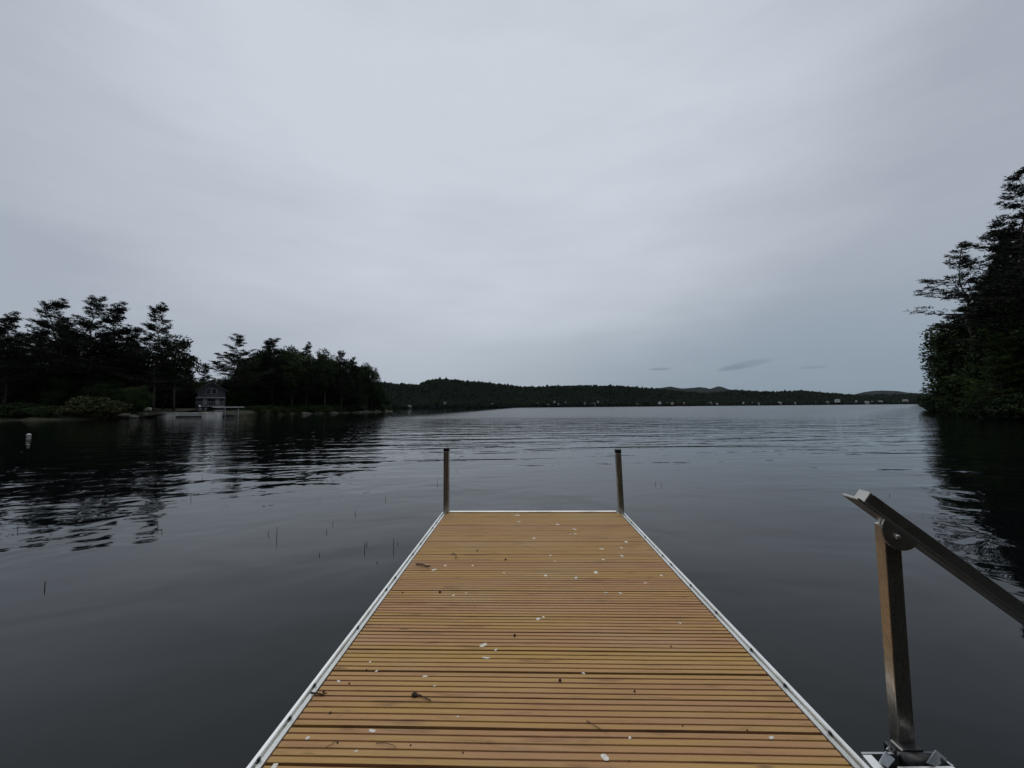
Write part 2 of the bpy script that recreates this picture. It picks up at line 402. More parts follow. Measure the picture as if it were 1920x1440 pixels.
i, j = np.meshgrid(np.arange(len(pxs) - 1), np.arange(nt_ - 1), indexing='ij'); a = (i * nt_ + j).ravel()
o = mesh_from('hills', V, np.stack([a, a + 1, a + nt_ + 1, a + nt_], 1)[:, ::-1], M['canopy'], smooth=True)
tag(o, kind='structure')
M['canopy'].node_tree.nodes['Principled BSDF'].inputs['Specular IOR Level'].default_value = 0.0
# crowns over the hills
def ico(sub=1):
    bm = bmesh.new(); bmesh.ops.create_icosphere(bm, subdivisions=sub, radius=1)
    v = np.array([x.co[:] for x in bm.verts]); f = np.array([[q.index for q in p.verts] for p in bm.faces]); bm.free(); return v, f
def scatter_crowns(name, px, t, rmin, rmax, mat):
    X, Y, Z = hill_pts(px, t); n = len(px); bv, bf = ico(1)
    rad = rmin + (rmax - rmin) * rng.random(n) ** 2.2; hh = rad * rng.uniform(.85, 1.7, n)
    v = bv[None] * (1 + rng.uniform(-.32, .32, (n, len(bv), 1)))
    v = v * np.stack([rad, rad, hh], -1)[:, None] + np.stack([X, Y, Z + hh * .55 + rng.uniform(-1, 2.5, n)], -1)[:, None]
    f = (bf[None] + (np.arange(n) * len(bv))[:, None, None]).reshape(-1, 3)
    return mesh_from(name, v.reshape(-1, 3), f, mat)
n = 21000
px = rng.uniform(620, 1830, n); t = rng.uniform(.015, 1.12, n) ** 1.15
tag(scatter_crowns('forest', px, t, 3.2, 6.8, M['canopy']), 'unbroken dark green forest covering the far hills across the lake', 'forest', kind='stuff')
# two ranges of distant mountains
def range_(name, tab, dist, depth=900):
    xs = np.linspace(tab[0][0], tab[-1][0], 90); V = []; n = len(xs)
    for k_, (dd, s) in enumerate([(0, .0), (.35, .7), (.5, 1.0), (.7, .75), (1, 0)]):
        d = dist + (dd - .5) * depth
        hz = 763.7 - .0085 * (xs - 980)
        z = (CAM.z + (hz - prof(tab, xs)) / F_PX * dist) * s + (vnoise(xs * .3, xs * 0 + k_, 4) - .5) * 10 * (s > .2) - 1 * (s == 0)
        x = (xs - 960) / F_PX
        V.append(np.stack([CAM.x + d * (fwd.x / math.cos(PITCH) + r0.x * x), CAM.y + d * (fwd.y / math.cos(PITCH) + r0.y * x), z], -1))
    V = np.concatenate(V)
    Fq = [(r_*n+i, r_*n+i+1, (r_+1)*n+i+1, (r_+1)*n+i) for r_ in range(4) for i in range(n-1)]
    return tag(mesh_from(name, V, Fq, M['canopy'], smooth=True), kind='structure')
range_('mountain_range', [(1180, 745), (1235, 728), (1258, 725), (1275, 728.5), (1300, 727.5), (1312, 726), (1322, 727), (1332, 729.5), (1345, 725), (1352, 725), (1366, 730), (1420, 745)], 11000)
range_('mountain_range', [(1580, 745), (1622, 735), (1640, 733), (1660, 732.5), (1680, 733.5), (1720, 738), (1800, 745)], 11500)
# ------------------------------------------------------------------ trees
def tri_leaves(cent, dirs, ln, wd, lift=0.):
    """cent (n,3); dirs (n,3) unit; one pointed blade per entry"""
    n = len(cent); side = np.cross(dirs, rng.normal(size=(n, 3))); side /= np.linalg.norm(side, axis=1, keepdims=True) + 1e-9
    ln = np.broadcast_to(ln, (n,))[:, None]; wd = np.broadcast_to(wd, (n,))[:, None]
    a = cent - side * wd; b = cent + side * wd; c = cent + dirs * ln
    return np.stack([a, b, c], 1).reshape(-1, 3)
def build_tree(kind, seed, H, rad, base, bias=None, dense=1., lean=0., nwh=17, mat=None, bark=None, tuft=.30):
    """local tree of height H; returns (trunk mesh, crown mesh)"""
    global rng
    rng = np.random.default_rng(seed); rd = random.Random(seed)
    tk = MB(); cv = []
    bend = [(rd.uniform(-.25, .25) * i_ * .5 + lean * (i_ / 8) ** 1.5, rd.uniform(-.2, .2) * i_ * .4, H * i_ / 8) for i_ in range(9)]
    r_b = H * .0125 + .05
    tk.tube(bend, [r_b * (1 - .92 * i_ / 8) for i_ in range(9)], 7)
    def tp(z):
        u = max(0, min(7.999, z / H * 8)); i_ = int(u); return Vector(bend[i_]).lerp(Vector(bend[i_ + 1]), u - i_)
    if kind == 'pine':
        for w_ in range(nwh):
            fz = base + (1 - base) * ((w_ + rd.uniform(-.3, .3)) / nwh); fz = min(max(fz, base * .9), .985)
            u = max(0., (fz - base) / (1 - base))
            shp = (.62 + .5 * math.sin(min(1, u * 1.5 + .15) * math.pi)) * (1 - u ** 2.0 * .80)
            for b_ in range(rd.choice((3, 4, 4, 5))):
                if rd.random() < .13: continue
                az_ = rd.uniform(0, 2 * math.pi); L = rad * shp * rd.uniform(.55, 1.2)
                if bias is not None: L *= 1 + bias[2] * max(-.5, math.cos(az_ - math.atan2(bias[1], bias[0])))
                L = max(L, .7); p0 = tp(fz * H + rd.uniform(-.4, .4)); d = Vector((math.cos(az_), math.sin(az_), 0))
                up0 = (.06 + .85 * u ** 2) * rd.uniform(.6, 1.4)
                pts = []
                for s_ in range(5):
                    q = s_ / 4
                    pts.append(p0 + d * (L * q) + Vector((0, 0, L * (up0 * q + (-.10 + .2 * u) * q * q * (1 - q) + .10 * q ** 3))) + Vector((rd.uniform(-.05, .05), rd.uniform(-.05, .05), 0)) * L)
                tk.tube(pts, [.018 * L + .012, .014 * L + .01, .010 * L + .008, .007 * L + .006, .01], 4, False)
                side = Vector((-d.y, d.x, 0)); nt2 = max(5, int((4 + L * 3.1) * dense)); cents = []; ds = []
                for q_ in range(nt2):
                    q = 1 - rd.random() ** 1.25 * .72
                    i_ = min(3, int(q * 4)); c = pts[i_].lerp(pts[i_ + 1], q * 4 - i_)
                    sp = rd.uniform(-1, 1) * (.10 + .30 * (1 - q) + .10) * L
                    c = c + side * sp + d * (-abs(sp) * .15) + Vector((0, 0, rd.uniform(-.04, .20) + abs(sp) * .12))
                    cents.append(c); ds.append((d * .8 + side * (sp / L * 1.8) + Vector((0, 0, .25))).normalized())
                cents = np.array(cents); ds = np.array(ds); k_ = 11
                cc = np.repeat(cents, k_, 0) + rng.normal(size=(len(cents) * k_, 3)) * np.array([.22, .22, .055]) * (tuft / .3)
                dd = np.repeat(ds, k_, 0) + rng.normal(size=(len(cents) * k_, 3)) * np.array([.8, .8, .42]); dd /= np.linalg.norm(dd, axis=1, keepdims=True)
                cv.append(tri_leaves(cc, dd, rng.uniform(.8, 1.5, len(cc)) * tuft, rng.uniform(.14, .26, len(cc)) * tuft))
    else:
        ncl = int(46 * dense); ctr = []
        for c_ in range(ncl):
            for _ in range(30):
                p = np.array([rd.uniform(-1, 1), rd.uniform(-1, 1), rd.uniform(-1, 1)])
                if .25 < np.linalg.norm(p) < 1: break
            z = base * H + (p[2] + 1) / 2 * (1 - base) * H * .96
            rr = rad * (1.0 if p[2] < .2 else 1 - .35 * (p[2] - .2)) * rd.uniform(.8, 1.1)
            cpt = np.array([p[0] * rr, p[1] * rr, z]) + np.array(tp(min(z, H))[:2] + (0,) if False else (tp(min(z, H * .9)).x, tp(min(z, H * .9)).y, 0))
            if bias is not None: cpt[:2] += np.array(bias[:2]) * bias[2] * rad * (1 - (p[2] + 1) / 2) * .6
            ctr.append(cpt)
            if c_ % 2 == 0:
                z0 = max(base * H * .5, z - rd.uniform(.25, .5) * rr - .6); s0 = tp(z0); e = Vector(cpt)
                tk.tube([s0, s0.lerp(e, .5) + Vector((0, 0, .1 * rr)), e], [.05 * rad ** .5, .03 * rad ** .5, .012], 4, False)
        for c in ctr:
            cr = rad * rd.uniform(.20, .38) + .12; m_ = int(150 * dense ** .3)
            v = rng.normal(size=(m_, 3)); v /= np.linalg.norm(v, axis=1, keepdims=True)
            rr = rng.uniform(.35, 1.05, (m_, 1)) ** .6
            cc = c + v * rr * cr * np.array([1.25, 1.25, .62])
            dd = v * .5 + rng.normal(size=(m_, 3)) * .7 + np.array([0, 0, -.1]); dd /= np.linalg.norm(dd, axis=1, keepdims=True)
            cv.append(tri_leaves(cc, dd, rng.uniform(.7, 1.4, m_) * tuft, rng.uniform(.3, .5, m_) * tuft))
    V = np.concatenate(cv)
    nm = 'tree' if kind != 'shrub' else 'shrub'
    root = empty('pine_tree' if kind == 'pine' else ('shrub' if kind == 'shrub' else 'leafy_tree'), (0, 0, 0))
    tk.build('trunk' if kind != 'shrub' else 'stem', bark or M['bark'], root, True)
    mesh_from('crown' if kind != 'shrub' else 'foliage', V, np.arange(len(V)).reshape(-1, 3), mat or M['pine'], root)
    root['h'] = H
    return root
protos = {}
def proto(key, *a, **k): protos[key] = [build_tree(*a, **k), False, (a[2])]
proto('p0', 'pine', 21, 18, 5.4, .22, nwh=26, dense=1.35, tuft=.30)
proto('p1', 'pine', 22, 18, 4.8, .16, nwh=30, dense=1.4, tuft=.30)
proto('p2', 'pine', 23, 18, 5.8, .30, nwh=23, dense=1.35, tuft=.30)
proto('p3', 'pine', 24, 18, 4.2, .08, nwh=32, dense=1.4, tuft=.30)
proto('p4', 'pine', 25, 18, 5.0, .42, nwh=20, dense=1.3, tuft=.30)
proto('b3', 'broad', 34, 12, 3.0, .10, mat=M['leaf'], dense=1.5)
proto('b4', 'broad', 35, 12, 3.8, .22, mat=M['leaf'], dense=1.1)
proto('b0', 'broad', 31, 12, 4.2, .16, mat=M['leaf'], dense=1.6)
proto('b1', 'broad', 32, 12, 4.2, .02, mat=M['leaf'], dense=2.2)
proto('b2', 'broad', 33, 12, 3.2, .30, mat=M['leaf'], dense=.7)
proto('u0', 'shrub', 41, 4, 3.2, -.05, mat=M['leaf'], dense=1.3)
proto('u1', 'shrub', 42, 4, 3.2, .02, mat=M['bush'], dense=.9)
rng = np.random.default_rng(99)
def plant(key, x, y, z0, H, label, cat='tree', group=None, wide=1., rz=None):
    p = protos[key]; src = p[0]
    if not p[1]: r_ = src; p[1] = True
    else:
        r_ = src.copy(); C.objects.link(r_)
        for ch in list(src.children):
            c = ch.copy(); C.objects.link(c); c.parent = r_
    s = H / p[2]; r_.location = (x, y, z0 - .15); r_.scale = (s * wide, s * wide, s)
    r_.rotation_euler = (0, 0, rnd.uniform(0, 6.28) if rz is None else rz)
    if 'h' in r_: del r_['h']
    for q in ('label', 'category', 'group'):
        if q in r_: del r_[q]
    return tag(r_, label, cat, group)
def plant_px(key, px, top, d, label, group=None, z0=1.2, wide=1., rz=None, cat='tree'):
    x, y = ground_xy(px, d); H = top_z(px, top, d) - z0
    return plant(key, x, y, z0, H, label, cat, group, wide, rz)

# left point: the trees one can tell apart first
plant_px('p1', 8, 590, 74, 'pine tree cut by the left edge of the view, standing tall over the dark wood', z0=1.3)
plant_px('p0', 88, 563, 78, 'tall pine with long level boughs and a thin spire top at the far left', z0=1.3, wide=1.05)
plant_px('p2', 168, 560, 80, 'broadest and tallest pine of the left wood, its wide flat crown leaning left', z0=1.5, wide=1.0)
plant_px('p1', 212, 572, 83, 'pine standing close on the right of the broadest pine of the left wood', z0=1.5)
plant_px('p0', 287, 571, 84, 'lone tall pine with layered boughs just left of the gap above the boathouse', z0=1.5, wide=.82)
plant_px('b2', 326, 622, 88, 'open leafy tree hugging the right side of the lone tall pine', z0=1.5, wide=.9)
plant_px('p3', 348, 672, 104, 'small pine tip in the gap between the tall pine and the boathouse', z0=1.6, wide=.8)
plant_px('p1', 384, 685, 120, 'low pine standing directly behind the grey boathouse', z0=1.6, wide=1.1)
plant_px('p2', 441, 631, 108, 'pine with open airy crown just right of the grey boathouse', z0=1.5, wide=1.15)
plant_px('p3', 508, 636, 116, 'dense dark tree forming the highest hump of the point right of the boathouse', z0=1.5, wide=1.35)
plant_px('b2', 546, 645, 122, 'rounded tree just right of the highest hump of the point', z0=1.5)
plant_px('p1', 574, 646, 128, 'pine with ragged top in the middle of the point right of the boathouse', z0=1.5, wide=.75)
plant_px('b2', 608, 650, 134, 'open crowned tree with sky showing through in the middle of the point', z0=1.5, wide=.8)
plant_px('p0', 640, 659, 142, 'ragged pine two thirds of the way along the point', z0=1.5, wide=.75)
plant_px('p3', 662, 671, 150, 'narrow pointed pine near the tip of the point', z0=1.4, wide=.8)
plant_px('b2', 688, 677, 160, 'last tall tree before the tip of the point', z0=1.3, wide=.75)
GL = 'trees of the dark wood on the left point'
KIND = {'p': 'dark pine', 'b': 'dark leafy tree'}
def where(px, top):
    tall = 'tall ' if top < 675 else 'low '
    if px < 275: return tall, 'in the close wood at the left, behind the olive bush', 'trees of the wood at the far left'
    if px < 432: return tall, 'behind the boathouse and seawall', 'trees behind the boathouse'
    return tall, 'on the wooded point right of the boathouse', 'trees of the point right of the boathouse'
def fill(px, top, d, keys, wide=None):
    k_ = rnd.choice(keys); t_, w_, g_ = where(px, top)
    plant_px(k_, px, top, d, t_ + KIND[k_[0]] + ' ' + w_, t_ + g_, z0=1.6, wide=wide or rnd.uniform(.85, 1.15))
for px, top in [(-40, 600), (30, 622), (55, 632), (118, 600), (140, 612), (190, 622), (235, 612), (255, 640), (270, 655), (305, 640)]:
    fill(px, top + rnd.uniform(-4, 6), rnd.uniform(84, 96), ('p0', 'p1', 'p3', 'p4', 'b2', 'b4'))
for px in range(-140, 262, 21):
    fill(px, 690 + rnd.uniform(-14, 14), rnd.uniform(78, 90), ('b1', 'b3', 'p3', 'b1'))
for px in range(-150, 340, 30):
    fill(px, 696 + rnd.uniform(-14, 14), rnd.uniform(105, 125), ('b1', 'b0', 'p1', 'p3'))
for px in range(300, 400, 22):
    fill(px, 702 + rnd.uniform(-5, 6), rnd.uniform(106, 120), ('b1', 'b0', 'b1'))
for px, top, d in [(428, 700, 122), (446, 690, 128), (466, 672, 120), (484, 668, 126), (526, 668, 132), (560, 678, 138), (590, 690, 140), (625, 694, 150), (650, 700, 160), (674, 708, 168), (700, 712, 180), (715, 726, 190), (725, 738, 196),
                   (455, 712, 110), (480, 705, 116), (505, 702, 120), (530, 706, 126), (556, 712, 132), (580, 716, 138), (604, 718, 146), (630, 722, 152), (655, 726, 160), (680, 730, 172), (702, 738, 182),
                   (516, 668, 140), (550, 676, 150), (480, 672, 140), (600, 684, 156), (636, 690, 168), (528, 664, 124), (592, 680, 140), (655, 694, 158)]:
    fill(px, top, d, ('b1', 'b3', 'b4', 'b2'))
GS = 'low shrubs along the left waterline'
def shrub(px, top, d, key='u0', label=None, group=GS, wide=1.3, z0=.3):
    return plant_px(key, px, top, d, label or ('low dark shrub at the waterline below the wood at the far left' if px < 275 else 'low dark shrub at the waterline of the point right of the boathouse'), group and (group if px < 275 else 'low shrubs along the wooded point'), z0=z0, wide=wide, cat='shrub')
shrub(176, 742, 71, 'u1', 'wide round olive bush at the waterline below the left wood', None, 1.25)
for px, d in [(-60, 67), (-10, 67), (28, 68), (62, 69), (96, 69), (128, 70), (218, 74), (248, 80), (478, 100), (505, 107), (530, 113), (556, 118), (582, 123), (606, 129), (630, 137), (652, 144), (672, 152), (694, 164), (712, 176), (728, 190), (738, 198)]:
    shrub(px, (763.7 - .0085 * (px - 980)) - rnd.uniform(1500, 2500) / d * .72 * .9 + 4, d + 1.5)

for px in range(-150, 425, 12):
    fill(px, 716 + rnd.uniform(-14, 10), rnd.uniform(76, 84) if px < 270 else rnd.uniform(104, 116), ('b1', 'b0', 'b1'))
for px in range(-60, 250, 44):
    fill(px, 636 + rnd.uniform(-22, 22), rnd.uniform(82, 100), ('p1', 'p3'))

for px, top, d in [(466, 654, 124), (484, 648, 128), (500, 644, 122), (522, 642, 126), (538, 646, 132), (558, 654, 134), (576, 660, 138), (592, 655, 140), (610, 660, 142), (628, 662, 148), (648, 668, 152), (666, 672, 158), (684, 680, 164), (698, 688, 168), (674, 684, 170), (706, 704, 176)]:
    fill(px, top + rnd.uniform(-3, 5), d, ('b3', 'b1', 'b4'), wide=rnd.uniform(.55, .8))

# right bank
GR = 'trees crowding the right bank'
LR = {'p': 'dark pine deep in the wood on the right bank', 'b': 'dark leafy tree in the wood on the right bank'}
root = build_tree('pine', 77, 21.5, 3.7, .50, bias=(-1, -.1, .60), nwh=13, dense=1.35, mat=M['pine'], bark=M['bark'], tuft=.24)
x, y = ground_xy(1836, 46); root.location = (x, y, 1.0); k_ = (top_z(1836, 442, 46) - 1.0) / 21.5; root.scale = (k_, k_, k_); del root['h']
tag(root, 'leaning pine with bare upper trunk and long boughs reaching left over the lake', 'tree')
root = build_tree('pine', 78, 26, 4.6, .25, bias=(-1, 0, .35), nwh=22, dense=1.5, mat=M['pine'], tuft=.28)
x, y = ground_xy(1950, 38); root.location = (x, y, 1.2); k_ = (top_z(1940, 305, 38) - 1.2) / 26; root.scale = (k_, k_, k_); del root['h']
tag(root, 'tallest pine at the right edge, layered boughs running out of view', 'tree')
root = build_tree('pine', 79, 9, 3.0, .06, bias=(-1, 0, .3), nwh=22, dense=2.4, mat=M['leaf_light'], tuft=.20)
root.name = 'leafy_tree'
x, y = ground_xy(1878, 37.5); root.location = (x, y, .6); k_ = (top_z(1880, 632, 38.5) - .6) / 9; root.scale = (k_, k_, k_); del root['h']
tag(root, 'fresh green tree with layered sprays low on the right bank before dark pines', 'tree')
root = build_tree('pine', 80, 12, 4.6, .04, bias=(-1, 0, .18), nwh=26, dense=2.2, mat=M['leaf'], tuft=.25)
root.name = 'leafy_tree'
x, y = ground_xy(1846, 60); root.location = (x, y, .8); k_ = (top_z(1846, 580, 60) - .8) / 12; root.scale = (k_, k_, k_); del root['h']
tag(root, 'dark bushy tree leaning over the water at the tip of the right bank', 'tree')
for key, px, top, d, wd in [('p1', 1888, 492, 52, .8), ('p0', 1905, 462, 56, .8), ('b4', 1850, 590, 58, .9), ('b1', 1850, 560, 50, 1.0), ('p3', 1872, 560, 46, .9), ('b1', 1890, 560, 48, 1.1), ('p1', 1915, 420, 48, 1.0),
                       ('p3', 1880, 520, 60, 1.2), ('b3', 1806, 640, 76, .8), ('b4', 1796, 668, 86, .7), ('b3', 1788, 695, 92, .6), ('b1', 1835, 640, 52, 1.0), ('b0', 1915, 600, 42, 1.0), ('b1', 1860, 655, 47, 1.0), ('p3', 1935, 500, 44, 1.2),
                       ('p3', 1905, 510, 66, 1.3), ('b1', 1845, 590, 72, 1.2), ('b1', 1826, 640, 84, 1.0), ('b3', 1822, 620, 67, .8), ('p2', 1980, 420, 42, 1.), ('b1', 1960, 560, 40, 1.1), ('b1', 2010, 520, 38, 1.3), ('p1', 2040, 380, 36, 1.1), ('p1', 2120, 420, 33, 1.1), ('b1', 2160, 560, 30, 1.2),
                       ('b1', 1930, 650, 37, 1.0), ('b0', 1792, 700, 78, .8)]:
    far_ = d > 55
    plant_px(key, px, top, d, LR[key[0]].replace('the right bank', 'the tip of the right bank') if far_ else LR[key[0]].replace('the right bank', 'the near part of the right bank'), GR + (' tip' if far_ else ' nearby'), z0=1.2, wide=wd)
GRS = 'low shrubs along the right waterline'
for px, d, h in [(1762, 93, 2.4), (1772, 86, 3.0), (1778, 77, 3.2), (1792, 70, 3.0), (1806, 63, 2.8), (1820, 57, 2.6), (1836, 51, 2.4), (1852, 46, 2.2), (1870, 42, 2.2), (1888, 39, 2.0), (1908, 36.5, 2.0), (1930, 34.5, 2.2)]:
    x, y = ground_xy(px, d); plant('u0', x, y, .25, h, 'low dark shrub overhanging the water along the right bank', 'shrub', GRS, 1.35)
# the wood behind the camera (only its shade and its reflections reach the view)
BK = 'pines on the bank behind the dock'
for x in range(-54, 40, 5):
    xx = x + rnd.uniform(-1.5, 1.5)
    plant('b1', xx + 2.5, -11 - rnd.uniform(0, 1), .6, rnd.uniform(7, 10), 'leafy tree on the bank behind the landward end of the dock', 'tree', 'leafy trees on the bank behind the dock', 1.3)
    plant(rnd.choice(('p1', 'p3', 'p3')), xx, -13 - rnd.uniform(0, 4), 1.0, rnd.uniform(15, 20), 'pine on the bank behind the landward end of the dock', 'tree', BK)
    plant(rnd.choice(('b0', 'b1')), xx + 3, -16 - rnd.uniform(0, 4), 1.2, rnd.uniform(9, 12), 'leafy tree on the bank behind the landward end of the dock', 'tree', 'leafy trees on the bank behind the dock', 1.2)

# rocks along the left waterline
def rock(px, py, d, s, mat, label, group=None, flat=.55):
    bm = bmesh.new(); bmesh.ops.create_icosphere(bm, subdivisions=2, radius=1)
    sd_ = rnd.random() * 100
    for v in bm.verts:
        n_ = float(vnoise(np.array(v.co.x * 1.7 + sd_), np.array(v.co.y * 1.7 + v.co.z * 2.1), 2))
        v.co *= .72 + .5 * n_; v.co.z *= flat
    me = bpy.data.meshes.new('boulder'); bm.to_mesh(me); bm.free(); me.materials.append(mat)
    o = bpy.data.objects.new('boulder', me); C.objects.link(o)
    p = at(px, py, d); o.location = p; o.scale = (s * 1.3, s, s); o.rotation_euler.z = rnd.uniform(0, 6)
    return tag(o, label, 'rock', group)
rock(276, 767.5, 83, .85, M['rock_pale'], 'pale slab boulder on the grass just left of the concrete seawall')
rock(252, 769, 79, .6, M['rock_pale'], 'small pale boulder left of the slab boulder on the left bank')
for k_ in range(26):
    px = rnd.uniform(205, 292); d = prof(LSH, px) + rnd.uniform(-.6, 2.2)
    hz = 763.7 - .0085 * (px - 980); z = rnd.uniform(-.05, .8)
    rock(px, hz + (CAM.z - z) * F_PX / d, d, rnd.uniform(.35, .8), M['rock'], 'grey boulder in the tumbled bank beside the olive bush', 'grey boulders beside the olive bush')
for k_ in range(16):
    px = rnd.uniform(560, 690); d = prof(LSH, px) + rnd.uniform(-.8, 1.5)
    hz = 763.7 - .0085 * (px - 980)
    rock(px, hz + (CAM.z - .1) * F_PX / d, d, rnd.uniform(.5, 1.1), M['rock'], 'grey boulder at the waterline of the wooded point', 'grey boulders along the wooded point')
for k_ in range(12):
    px = rnd.uniform(1765, 1882); d = prof(RSH, px) + rnd.uniform(-.3, .9)
    hz = 763.7 - .0085 * (px - 980)
    rock(px, hz + (CAM.z - .05) * F_PX / d, d, rnd.uniform(.35, .7), M['rock'], 'grey boulder at the waterline of the right bank', 'grey boulders along the right bank')

# ------------------------------------------------------------------ boathouse, seawall, lift
def frame_for(px, d, z, turn=0.):  # an Empty's place facing the camera
    x, y = ground_xy(px, d); return (x, y, z), math.atan2(-(x), y) + turn
loc, rz = frame_for(395.5, 97, 1.3, R(-2))
bh = empty('boathouse', loc, rz)
tag(bh, 'narrow grey gabled boathouse with dark attic windows above the seawall', 'house')
W, L, ZE, ZR = 2.75, 8.0, 5.2, 7.1                                  # half width, length, eave and ridge heights
b = MB(); b.add([(-W, 0, -1), (W, 0, -1), (W, 0, ZE), (0, 0, ZR), (-W, 0, ZE), (-W, L, -1), (W, L, -1), (W, L, ZE), (0, L, ZR), (-W, L, ZE)],
      [(0, 1, 2, 3, 4), (9, 8, 7, 6, 5), (0, 5, 6, 1), (1, 6, 7, 2), (0, 4, 9, 5), (2, 7, 8, 3), (3, 8, 9, 4)])
b.build('wall', M['siding'], bh)
b = MB()
for s in (-1, 1):
    e = Vector((s * (W + .45), 0, ZE - .31)); rdg = Vector((0, 0, ZR + .02)); th = Vector((0, 0, .16))
    for y0, y1 in ((-.7, L + .5),):
        v = [e + Vector((0, y0, .03)), rdg + Vector((0, y0, .03)), rdg + Vector((0, y1, .03)), e + Vector((0, y1, .03))]
        b.add(v + [q + th for q in v], [(0, 1, 2, 3), (4, 7, 6, 5), (0, 4, 5, 1), (1, 5, 6, 2), (2, 6, 7, 3), (3, 7, 4, 0)])
b.build('roof', M['roofing'], bh)
for x in (-.62, .55):
    f = MB().box(x - .52, x + .52, -.08, -.002, 4.25, 5.75).build('window', M['trim'], bh)
    MB().box(x - .43, x + .43, -.10, -.082, 4.33, 5.67).build('pane', M['glass_dark'], f)
MB().box(-W - .25, W + .1, -1.1, -.003, 3.15, 3.42).build('balcony', M['trim'], bh)
rl = MB(); 
for i_ in range(12): rl.box(-W - .2 + i_ * .49, -W - .14 + i_ * .49, -1.06, -1.0, 1.35, 2.2)
rl.box(-W - .2, W + .05, -1.08, -.98, 2.2, 2.28); rl.build('railing', M['trim'], bh)
MB().box(-W + .45, W + .1, -1.1, -.003, 1.05, 1.28).build('deck_floor', M['trim'], bh)
for x in (-1.25, 1.25):
    f = MB().box(x - .42, x + .42, -.06, -.002, 1.5, 3.0).build('window', M['trim'], bh)
    MB().box(x - .34, x + .34, -.08, -.062, 1.6, 2.9).build('curtain', M['curtain'], f)
f = MB().box(-.6, .6, -.05, -.002, 1.3, 3.0).build('door', M['glass_dark'], bh)
MB().box(-1.0, 1.6, -.07, -.002, -1, .85).build('boat_door', M['glass_dark'], bh)
for x in (-W - .15, W - .05):
    MB().box(x - .08, x + .08, -1.05, -.9, -1, 3.15).build('porch_post', M['siding'], bh)

loc, rz = frame_for(262, 104, 1.6, R(10))
cb = empty('cabin', loc, rz); tag(cb, 'low green cabin half hidden behind trunks left of the seawall', 'house')
b = MB(); b.add([(-5, 0, -1), (5, 0, -1), (5, 0, 2.9), (-5, 0, 2.9), (-5, 6, -1), (5, 6, -1), (5, 6, 2.9), (-5, 6, 2.9), (-5, 3, 4.3), (5, 3, 4.3)],
      [(0, 1, 2, 3), (5, 4, 7, 6), (1, 5, 6, 9, 2), (4, 0, 3, 8, 7), (3, 2, 9, 8), (7, 8, 9, 6)]); b.build('wall', M['cabin_green'], cb)
b = MB()
for s in (-1, 1):
    v = [Vector((-5.4, 3 + s * 3.5, 2.75)), Vector((5.4, 3 + s * 3.5, 2.75)), Vector((5.4, 3, 4.38)), Vector((-5.4, 3, 4.38))]
    b.add(v + [q + Vector((0, 0, .15)) for q in v], [(0, 1, 2, 3), (4, 7, 6, 5), (0, 4, 5, 1), (1, 5, 6, 2), (2, 6, 7, 3), (3, 7, 4, 0)])
b.build('roof', M['roofing'], cb)
for x in (-3, 0, 3):
    f = MB().box(x - .6, x + .6, -.07, -.002, .9, 2.2).build('window', M['trim'], cb); MB().box(x - .5, x + .5, -.09, -.072, 1, 2.1).build('pane', M['glass_dark'], f)

# seawall: straight run between two image columns at the left shore
A = Vector((*ground_xy(296, 81.5), 0)); B_ = Vector((*ground_xy(402, 83.5), 0)); dv = (B_ - A); Ls = dv.length; an = math.atan2(dv.y, dv.x)
sw = empty('seawall', A, an); tag(sw, 'long pale concrete seawall with flat cap in front of the boathouse', 'wall')
b = MB().box(0, Ls, 0, 3.2, -1.5, .78); b.build('wall', M['concrete'], sw)
b = MB()
for i_ in range(6): b.box(i_ * Ls / 6 + .02, (i_ + 1) * Ls / 6 - .02, -.10, 3.25, .783, .98)
b.build('cap', M['concrete'], sw, bevel=.02)
MB().box(Ls * .32, Ls * .78, -.16, -.003, .02, .30).build('slot_shade', M['black'], sw)  # black block standing in for the shade inside an opening slot
MB().box(-.25, -.003, -.2, .3, -1.5, 1.35).build('end_post', M['bark'], sw)
# garden chairs and ball-topped post on the seawall
def chair(loc, rz, label):
    c = empty('garden_chair', loc, rz); tag(c, label, 'chair')
    T = Matrix.Rotation(R(-22), 4, 'X')
    MB().box(-.32, .32, -.3, .3, .36, .40).build('seat', M['siding'], c)
    b = MB()
    for i_ in range(5): b.box(-.3 + i_ * .125, -.2 + i_ * .125, 0, .03, 0, .75, Matrix.Translation((0, .28, .38)) @ T)
    b.build('backrest', M['siding'], c)
    for sx in (-.32, .28):
        for sy in (-.3, .26): MB().box(sx, sx + .05, sy, sy + .05, 0, .36 if sy > 0 else .56).build('leg', M['siding'], c)
        MB().box(sx - .03, sx + .08, -.36, .34, .562, .59).build('armrest', M['siding'], c)
Mw = sw.matrix_world if False else (Matrix.Translation(A) @ Matrix.Rotation(an, 4, 'Z'))
chair(Mw @ Vector((Ls * .66, 1.5, .98)), an + .3, 'left one of two dark garden chairs on the seawall')
chair(Mw @ Vector((Ls * .74, 1.4, .98)), an - .2, 'right one of two dark garden chairs on the seawall')
lp = empty('lamp_post', Mw @ Vector((Ls * .62, 2.2, .98)), 0); tag(lp, 'short dark post topped by a white globe beside the garden chairs', 'lamp')
MB().tube([(0, 0, 0), (0, 0, 1.25)], .05, 8).build('post', M['bark'], lp)
bm = bmesh.new(); bmesh.ops.create_uvsphere(bm, u_segments=16, v_segments=10, radius=.21); me = bpy.data.meshes.new('globe'); bm.to_mesh(me); bm.free(); me.materials.append(M['white_paint'])
o = bpy.data.objects.new('globe', me); C.objects.link(o); o.parent = lp; o.location = (0, 0, 1.42)
